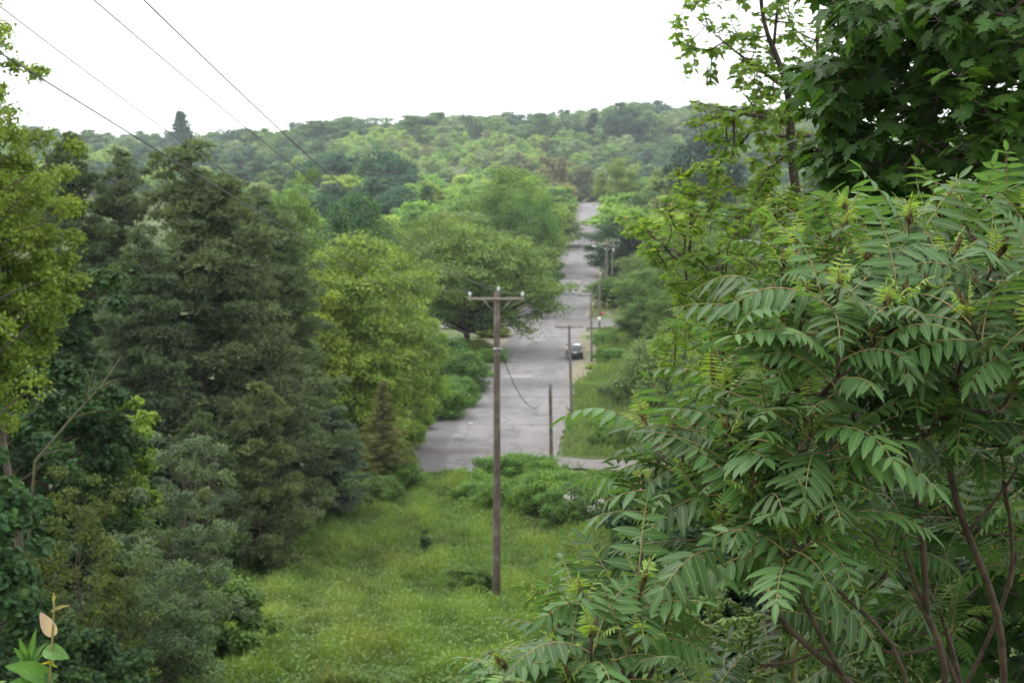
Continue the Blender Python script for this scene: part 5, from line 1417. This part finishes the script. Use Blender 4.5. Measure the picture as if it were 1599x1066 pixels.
# honeysuckle-like bushes low at the right: many arching shoots of small leaves
def shoots(seed, root, region, d0, d1, n, label, color, leaf=.042, nl=15, name='honeysuckle_bush', r_tip=.0022, tone=.4):
    R = rs(seed); root = np.array(root); sk = Skel(root); poly = np.array(region, float); lo = poly.min(0); hi = poly.max(0)
    gs = Geo(); gl = Geo(); P = []; D = []; Nv = []; L = []; RN = []; k = 0; T = []
    while k < n:
        px = lo[0] + R.rand() * (hi[0] - lo[0]); py = lo[1] + R.rand() * (hi[1] - lo[1])
        if inpoly(np.array([px]), np.array([py]), poly)[0]: T.append(pix(px, py, d0 + (d1 - d0) * R.rand())); k += 1
    T.sort(key=lambda a: np.linalg.norm(a - root))
    for tp in T:
        e = sk.attach(tp, R, up=-.25, n=10, minz=.0)
        Q = np.array([sk.P[i] for i in sk.paths[-1]]); tn = np.clip(tone + R.randn() * .15, 0, 1)
        for q in range(nl):
            f = (.25 + .75 * q / (nl - 1)) * (len(Q) - 1); i = min(int(f), len(Q) - 2); c = Q[i] + (Q[i + 1] - Q[i]) * (f - i)
            tg = nrm(Q[i + 1] - Q[i]); sd = nrm(np.cross(tg, [0, 0, 1]) + R.randn(3) * .2)
            for s in (-1, 1):
                P.append(c); D.append(nrm(sd * s + tg * .55 + np.array([0, 0, -.15]) + R.randn(3) * .2)); Nv.append(np.array([0, 0, 1]) + R.randn(3) * .25)
                L.append(leaf * R.uniform(.6, 1.2) * (1 - .35 * (q > nl - 3))); RN.append(np.clip(tn + .12 * R.randn() + .2 * (q > nl - 3), 0, 1))
    sk.draw(gs, r_tip, .4, 4, .03)
    t = thing(name, Vector(root), label, 'bush'); gs.v = [v - root for v in gs.v]
    gs.obj('stem', M['green_stem'], t, True)
    L = np.array(L); leaves(gl, np.array(P) - root, np.array(D), np.array(Nv), L, L * .55, T_OVA, np.array(RN))
    gl.obj('foliage', M['near_leaf'], t, False, color); return t
shoots(71, gp(1120, 6.6), [(1040, 900), (1130, 905), (1200, 960), (1300, 900), (1330, 1000), (1300, 1180), (1000, 1180), (1010, 1000)], 5.6, 7.4, 250,
       'small-leaved bush with arching shoots under the sumacs at the bottom', (.090, .155, .045))
shoots(72, gp(1380, 6.8), [(1280, 880), (1420, 900), (1500, 1000), (1480, 1180), (1250, 1180)], 6.0, 7.4, 150,
       'small-leaved bush around the base of the thick sumac stems', (.060, .120, .035))
shoots(73, gp(900, 8.5), [(700, 1040), (800, 1010), (1000, 1040), (1010, 1200), (650, 1200)], 7.8, 9.0, 90,
       'low small-leaved bush along the bottom edge left of the lowest sumac', (.085, .150, .045))
shoots(74, gp(1250, 5.4), [(1120, 820), (1330, 740), (1400, 900), (1300, 960), (1150, 930)], 5.6, 6.6, 100,
       'leafy bush filling the gap between middle and left-reaching sumac', (.062, .125, .035), leaf=.06, nl=9)

# ------------------------------------------------------------------ sprig in the lower left corner
def sprig():
    root = at(62, 4.0); t = thing('knotweed_shoot', Vector(root), 'young shoot with one pinkish and several bright heart-shaped leaves at bottom left', 'plant')
    gs = Geo(); st = [root, pix(70, 1250, 4.0), pix(77, 1066, 4.0), pix(81, 1010, 4.0), pix(84, 960, 4.0), pix(84, 925, 4.0)]
    Q = np.array(st); tube(gs, Q - root, np.array([.007, .006, .0042, .0034, .0026, .0018]), 7)
    gs.obj('stem', M['green_stem'], t, True)
    cam_n = np.array([0, -1, .25])
    def lf(name, a, b, w, nv, col, tn=.3, T=None):
        """heart-shaped blade with side veins, wavy margin and a folded midrib"""
        g = Geo(); A = pix(*a); B = pix(*b); B = A + (B - A) * .82; w = w * .78; L = np.linalg.norm(B - A); D = nrm(B - A); S_ = nrm(np.cross(nv, D)); U = np.cross(D, S_)
        na, nb = 22, 13; V = []; rb = []; rv = []
        ph = (a[0] + b[1]) % 7
        for i in range(na):
            u_ = i / (na - 1); wd = (math.sin(math.pi * min(1, u_ ** .62)) ** .75) * (1 - .25 * u_) if 0 < u_ < 1 else .0
            for j in range(nb):
                s = (j / (nb - 1)) * 2 - 1
                back = -.14 * abs(s) * (1 - u_) ** 4 * 2
                q = A - root + D * L * (u_ + back) + S_ * w * .56 * wd * s + U * L * (.10 * abs(s) * wd - (.22 * u_ * u_) + .018 * math.sin(u_ * 19 + ph) * abs(s) + .012 * math.sin(u_ * 55 - abs(s) * 14) * abs(s))
                V.append(q); vein = abs(((u_ * 7 - abs(s) * 1.6) % 1) - .5)
                rb.append(0.02 if j == nb // 2 else (.06 if vein < .1 else 1)); rv.append(tn + .25 * math.sin(u_ * 3 + s * 2 + ph) * .5)
        f = [(i * nb + j, i * nb + j + 1, (i + 1) * nb + j + 1, (i + 1) * nb + j) for i in range(na - 1) for j in range(nb - 1)]
        g.add(V, None, f, np.clip(rv, 0, 1), rb)
        return g.obj(name, M['near_leaf'], t, True, col)
    lf('pink_leaf', (80, 985, 4.0), (60, 951, 3.98), .047, cam_n + [.3, 0, 0], (.36, .27, .19))
    lf('leaf', (86, 952, 4.0), (114, 939, 4.02), .018, np.array([.2, -.35, 1]), (.20, .17, .05))
    lf('leaf', (76, 1016, 4.0), (112, 1026, 3.97), .058, np.array([-.1, -.85, .8]), (.085, .175, .035))
    lf('leaf', (70, 1060, 4.0), (8, 1028, 3.9), .088, np.array([.2, -.7, .8]), (.075, .165, .028))
    lf('leaf', (74, 1085, 4.0), (12, 1052, 3.85), .10, np.array([0, -.8, .8]), (.065, .14, .03))
    lf('leaf', (60, 1066, 4.0), (96, 1048, 4.0), .05, np.array([.2, -.8, .6]), (.07, .13, .04))
    lf('leaf_bud', (84, 938, 4.0), (82, 925, 4.0), .008, cam_n, (.36, .32, .08))
    lf('leaf_bud', (84, 938, 4.0), (88, 926, 4.0), .006, cam_n, (.36, .32, .08))
    lf('leaf', (80, 1033, 4.0), (64, 1036, 3.95), .010, cam_n, (.35, .33, .03)); lf('leaf', (80, 1033, 4.0), (87, 1042, 3.95), .009, cam_n, (.35, .33, .03))
sprig()
R = rs(91); root = at(30, 4.3); LP = []; gpz = Geo()
t = thing('sumac_seedling', Vector(root), 'small bright star of narrow leaflets beside the heart-leaved shoot at bottom left', 'plant')
c = pix(47, 1036, 4.3)
tube(gpz, np.array([root, pix(44, 1150, 4.3), c]) - root, [.005, .004, .003], 6)
for ex, ey in ((52, 984), (29, 998), (66, 1003), (22, 1012), (64, 1020), (30, 1030)):
    e = pix(ex, ey, 4.28); LP.append((c, e))
    c2 = c
g = Geo(); A = np.array([a for a, b in LP]) - root; B = np.array([b for a, b in LP]) - root
L = np.linalg.norm(B - A, axis=1); leaves(g, A, B - A, np.array([[0, -.8, .6]] * len(A)) + R.randn(len(A), 3) * .15, L, .022, T_LAN, .35)
g.obj('foliage', M['near_leaf'], t, True, (.065, .15, .03)); gpz.obj('stem', M['green_stem'], t, True)
# second small clump at the very corner
shoots(75, at(-20, 4.6), [(-120, 1060), (0, 1030), (20, 1060), (30, 1160), (-120, 1160)], 4.3, 4.9, 26, 'small weedy clump in the extreme lower left corner', (.12, .20, .05), leaf=.05, nl=7, name='weed_clump', tone=.5)

# ------------------------------------------------------------------ parked car
def car():
    Y = 181.0; p = at(898.5, Y); p[2] = float(prof(Y)) + .08
    hd = math.atan2(float(road_r(260) - road_r(181)), 79.0)
    t = thing('parked_car', Vector(p), 'dark sport utility car with pale sky-lit roof parked at the right road edge', 'car', rz=-hd)
    paint = plain_mat('car_paint', (.012, .014, .02), .22, 0, .5, 1.0); roofm = plain_mat('roof_sky_reflection', (.55, .57, .60), .18, .1, .6, 1.0)  # roof's pale colour stands in for the sky reflected on the dark car
    glass = plain_mat('car_glass', (.05, .06, .07), .08, 0, .8); rub = plain_mat('rubber', (.02, .02, .02), .8)
    # sections along the length (y back -> front): lower body
    def loft(secs, mat, name, par=t, sm=True):
        g = Geo(); n = len(secs[0]); V = np.array([q for s in secs for q in s])
        k = len(secs); f = [(i * n + j, i * n + (j + 1) % n, (i + 1) * n + (j + 1) % n, (i + 1) * n + j) for i in range(k - 1) for j in range(n)]
        V2 = np.vstack([V, np.mean(secs[0], 0), np.mean(secs[-1], 0)])
        f3 = [((j + 1) % n, j, k * n) for j in range(n)] + [((k - 1) * n + j, (k - 1) * n + (j + 1) % n, k * n + 1) for j in range(n)]
        g.add(V2, f3, f); o = g.obj(name, mat, par, False)
        return o
    def sec(y, w, z0, z1, r=.12):
        return [(-w + r, y, z0), (w - r, y, z0), (w, y, z0 + r), (w, y, z1 - r), (w - r, y, z1), (-w + r, y, z1), (-w, y, z1 - r), (-w, y, z0 + r)]
    body = loft([sec(-2.28, .84, .45, .98), sec(-2.2, .92, .32, 1.08), sec(-1.6, .95, .28, 1.10), sec(0, .95, .28, 1.08), sec(1.0, .95, .28, 1.05), sec(1.9, .93, .30, .98), sec(2.25, .82, .40, .85)], paint, 'body')
    loft([sec(-2.12, .80, 1.09, 1.13, .02), sec(-1.95, .74, 1.09, 1.52, .08), sec(-1.78, .70, 1.09, 1.70, .08), sec(-.2, .71, 1.09, 1.72, .08), sec(.55, .70, 1.07, 1.66, .08), sec(1.25, .78, 1.05, 1.10, .02)], paint, 'cabin')
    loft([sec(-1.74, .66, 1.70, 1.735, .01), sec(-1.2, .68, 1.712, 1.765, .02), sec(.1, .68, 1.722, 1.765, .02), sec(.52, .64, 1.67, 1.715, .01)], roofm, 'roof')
    def quad(name, pts, m, par=t):
        g = Geo(); P = np.array(pts, float); n = nrm(np.cross(P[1] - P[0], P[2] - P[0])); V = np.vstack([P, P + n * .02])
        g.add(V, None, [(3, 2, 1, 0), (4, 5, 6, 7), (0, 1, 5, 4), (1, 2, 6, 5), (2, 3, 7, 6), (3, 0, 4, 7)]); return g.obj(name, m, par)
    quad('rear_window', [(-.70, -2.09, 1.16), (.70, -2.09, 1.16), (.61, -1.855, 1.60), (-.61, -1.855, 1.60)], glass)
    quad('windscreen', [(.68, 1.21, 1.14), (-.68, 1.21, 1.14), (-.58, .62, 1.62), (.58, .62, 1.62)], glass)
    for s in (-1, 1):
        for a, b in ((-1.85, -.95), (-.85, .0), (.1, .8)):
            pts = [(s * .765, a, 1.16), (s * .765, b, 1.16), (s * .715, min(b, .55), 1.58), (s * .715, a + .08, 1.58)]
            quad('side_window', pts if s > 0 else pts[::-1], glass)
        g = Geo(); box(g, (s * 1.03, .75, 1.18), (.20, .12, .16)); g.obj('mirror', paint, t).modifiers.new('b', 'BEVEL').width = .03
        quad('tail_light', [(s * .82 - .1, -2.275, .80), (s * .82 + .06, -2.24, .80), (s * .80 + .05, -2.2, 1.04), (s * .80 - .1, -2.23, 1.04)], plain_mat('tail_lamp', (.25, .02, .02), .2))
        for y in (-1.45, 1.42):
            g = Geo(); tube(g, [(s * .72, y, .36), (s * .93, y, .36)], [.36, .36], 22)
            w = g.obj('wheel', rub, t); g = Geo(); tube(g, [(s * .925, y, .36), (s * .945, y, .36)], [.22, .20], 14); g.obj('rim', M['steel'], w)
    g = Geo(); box(g, (0, -2.26, .50), (1.7, .14, .22)); g.obj('bumper', rub, t).modifiers.new('b', 'BEVEL').width = .04
    g = Geo(); box(g, (0, -2.305, .88), (.42, .02, .18)); g.obj('number_plate', plain_mat('plate', (.55, .55, .50), .5), t)
    g = Geo()
    for s in (-1, 1): tube(g, [(s * .6, -1.5, 1.80), (s * .6, .2, 1.80)], [.02, .02], 5)
    g.obj('roof_rail', M['steel'], t)
car()

# ------------------------------------------------------------------ person at the driver's side
def person():
    Y = 180.2; p = at(884.5, Y); p[2] = float(prof(Y)) + .07
    t = thing('person', Vector(p), 'person with dark hair, pale top and grey-blue trousers standing beside the parked car', 'person', rz=-.3)
    def skin(name, verts, edges, radii, mat, root=0, sub=2, par=None):
        me = bpy.data.meshes.new(name); me.from_pydata(verts, edges, []); me.materials.append(mat)
        o = bpy.data.objects.new(name, me); COL.objects.link(o); o.parent = par or t
        m = o.modifiers.new('skin', 'SKIN'); m.use_smooth_shade = True
        for i, r in enumerate(radii):
            me.skin_vertices[0].data[i].radius = (r, r) if not isinstance(r, tuple) else r
            me.skin_vertices[0].data[i].use_root = (i == root)
        s = o.modifiers.new('sub', 'SUBSURF'); s.levels = sub; s.render_levels = sub
        return o
    skinm = plain_mat('skin', (.42, .26, .18), .5)
    J = [(0, 0, .93), (0, .02, 1.12), (0, .05, 1.32), (0, .07, 1.43), (0, .09, 1.50), (0, .10, 1.60), (0, .11, 1.72),
         (-.09, 0, .88), (-.12, .03, .50), (-.17, -.12, .10), (-.18, .03, .04), (.09, 0, .88), (.10, .10, .50), (.10, .06, .10), (.11, .20, .04),
         (-.18, .06, 1.38), (-.26, .12, 1.12), (-.14, .32, 1.06), (-.05, .38, 1.06), (.18, .06, 1.38), (.26, .16, 1.14), (.30, .36, 1.16), (.31, .43, 1.18)]
    E = [(0, 1), (1, 2), (2, 3), (3, 4), (4, 5), (5, 6), (0, 7), (7, 8), (8, 9), (9, 10), (0, 11), (11, 12), (12, 13), (13, 14), (2, 15), (15, 16), (16, 17), (17, 18), (2, 19), (19, 20), (20, 21), (21, 22)]
    r = [(.13, .10), (.12, .09), (.14, .10), (.07, .06), (.05, .05), (.085, .095), (.07, .08), .085, .058, .036, .035, .085, .058, .036, .035, .055, .042, .03, .025, .055, .042, .03, .025]
    b = skin('body', J, E, r, skinm)
    # hands: palm with five fingers each
    for hx, hy, hz, s in ((-.05, .38, 1.06, 1), (.31, .43, 1.18, -1)):
        V = [(hx, hy, hz), (hx, hy + .08, hz - .01)]; Ed = [(0, 1)]; rr = [.026, .030]
        for k, (dx, l) in enumerate(((-.03, .065), (-.01, .08), (.01, .075), (.03, .06))):
            V += [(hx + dx, hy + .10, hz - .01), (hx + dx, hy + .10 + l * .5, hz - .02), (hx + dx, hy + .10 + l, hz - .04)]
            q = len(V); Ed += [(1, q - 3), (q - 3, q - 2), (q - 2, q - 1)]; rr += [.010, .009, .008]
        V += [(hx + s * .04, hy + .04, hz), (hx + s * .06, hy + .08, hz - .01)]; q = len(V); Ed += [(0, q - 2), (q - 2, q - 1)]; rr += [.011, .009]
        skin('hand', V, Ed, rr, skinm, 0, 1, b)
    skin('shirt', [(0, 0, 1.0), (0, .02, 1.14), (0, .05, 1.33), (0, .065, 1.41), (-.18, .06, 1.385), (-.235, .10, 1.22), (.18, .06, 1.385), (.235, .13, 1.23)],
         [(0, 1), (1, 2), (2, 3), (2, 4), (4, 5), (2, 6), (6, 7)], [(.145, .115), (.135, .105), (.155, .115), (.075, .07), .07, .055, .07, .055], plain_mat('shirt_cloth', (.62, .55, .54), .9), 0)
    skin('trousers', [(0, 0, 1.02), (0, 0, .92), (-.09, 0, .86), (-.12, .03, .50), (-.17, -.12, .11), (.09, 0, .86), (.10, .10, .50), (.10, .06, .11)],
         [(0, 1), (1, 2), (2, 3), (3, 4), (1, 5), (5, 6), (6, 7)], [(.135, .11), (.14, .115), .10, .075, .06, .10, .075, .06], plain_mat('denim', (.13, .15, .20), .9), 0)
    skin('hair', [(0, .06, 1.60), (0, .07, 1.68), (0, .10, 1.75)], [(0, 1), (1, 2)], [(.085, .07), (.098, .09), (.075, .085)], plain_mat('hair', (.03, .022, .018), .6))
    for s, x, y in ((-1, -.18, .0), (1, .11, .17)):
        g = Geo(); box(g, (x, y, .035), (.10, .28, .09), taper=.8); o = g.obj('shoe', plain_mat('shoe_leather', (.03, .035, .03), .6), t); o.modifiers.new('b', 'BEVEL').width = .02
    g = Geo()
    for s in (-1, 1): tube(g, [(s * .035, .19, 1.635), (s * .035, .202, 1.635)], [.012, .010], 8)
    g.obj('eye', plain_mat('eye', (.05, .04, .03), .3), b)
    g = Geo(); tube(g, [(0, .19, 1.63), (0, .225, 1.59)], [.008, .014], 6); g.obj('nose', skinm, b)
    g = Geo(); tube(g, [(-.025, .198, 1.555), (.025, .198, 1.555)], [.006, .006], 5); g.obj('mouth', plain_mat('lip', (.35, .14, .12), .5), b)
    g = Geo()
    for s in (-1, 1): tube(g, [(s * .085, .10, 1.64), (s * .10, .10, 1.60)], [.022, .015], 6)
    g.obj('ear', skinm, b)
person()
# litter on the road
def litter(px, py, Y, s, seed, label, c):
    p = at(px, Y); R = rs(seed); g = Geo(); n = 6
    X, Z = np.meshgrid(np.linspace(-s, s, n), np.linspace(-s * .6, s * .6, n))
    V = np.stack([X.ravel() + R.randn(n * n) * .03, Z.ravel() + R.randn(n * n) * .03, .05 + R.rand(n * n) * .10], -1)
    f = [(i * n + j, i * n + j + 1, (i + 1) * n + j + 1, (i + 1) * n + j) for i in range(n - 1) for j in range(n - 1)]
    g.add(V, None, f); o = g.obj('litter', plain_mat('litter_' + str(seed), c, .6)); o.location = Vector(p) + Vector((0, 0, .04))
    o.modifiers.new('s', 'SOLIDIFY').thickness = .01; tag(o, label, 'litter')
litter(735, 662, 123, .20, 1, 'crumpled white scrap lying left of centre on the near road', (.8, .8, .8))
litter(748, 661, 123.5, .16, 2, 'greyish flattened scrap right beside the white one on the road', (.45, .45, .46))

# ------------------------------------------------------------------ air
def haze():
    me = bpy.data.meshes.new('haze')
    x, y0, y1, z0, z1 = 5600, -340, 8600, -130, 75
    v = [(-x, y0, z0), (x, y0, z0), (x, y1, z0), (-x, y1, z0), (-x, y0, z1), (x, y0, z1), (x, y1, z1), (-x, y1, z1)]
    me.from_pydata(v, [], [(0, 3, 2, 1), (4, 5, 6, 7), (0, 1, 5, 4), (1, 2, 6, 5), (2, 3, 7, 6), (3, 0, 4, 7)])
    m = bpy.data.materials.new('haze_air'); m.use_nodes = True; nt = m.node_tree
    for n in list(nt.nodes): nt.nodes.remove(n)
    out = nt.nodes.new('ShaderNodeOutputMaterial'); pv = nt.nodes.new('ShaderNodeVolumePrincipled')
    pv.inputs['Color'].default_value = (.86, .92, 1, 1); pv.inputs['Density'].default_value = HAZE; pv.inputs['Anisotropy'].default_value = .2
    nt.links.new(pv.outputs[0], out.inputs['Volume']); me.materials.append(m)
    o = bpy.data.objects.new('haze', me); COL.objects.link(o); o['kind'] = 'stuff'
HAZE = .00011
haze()
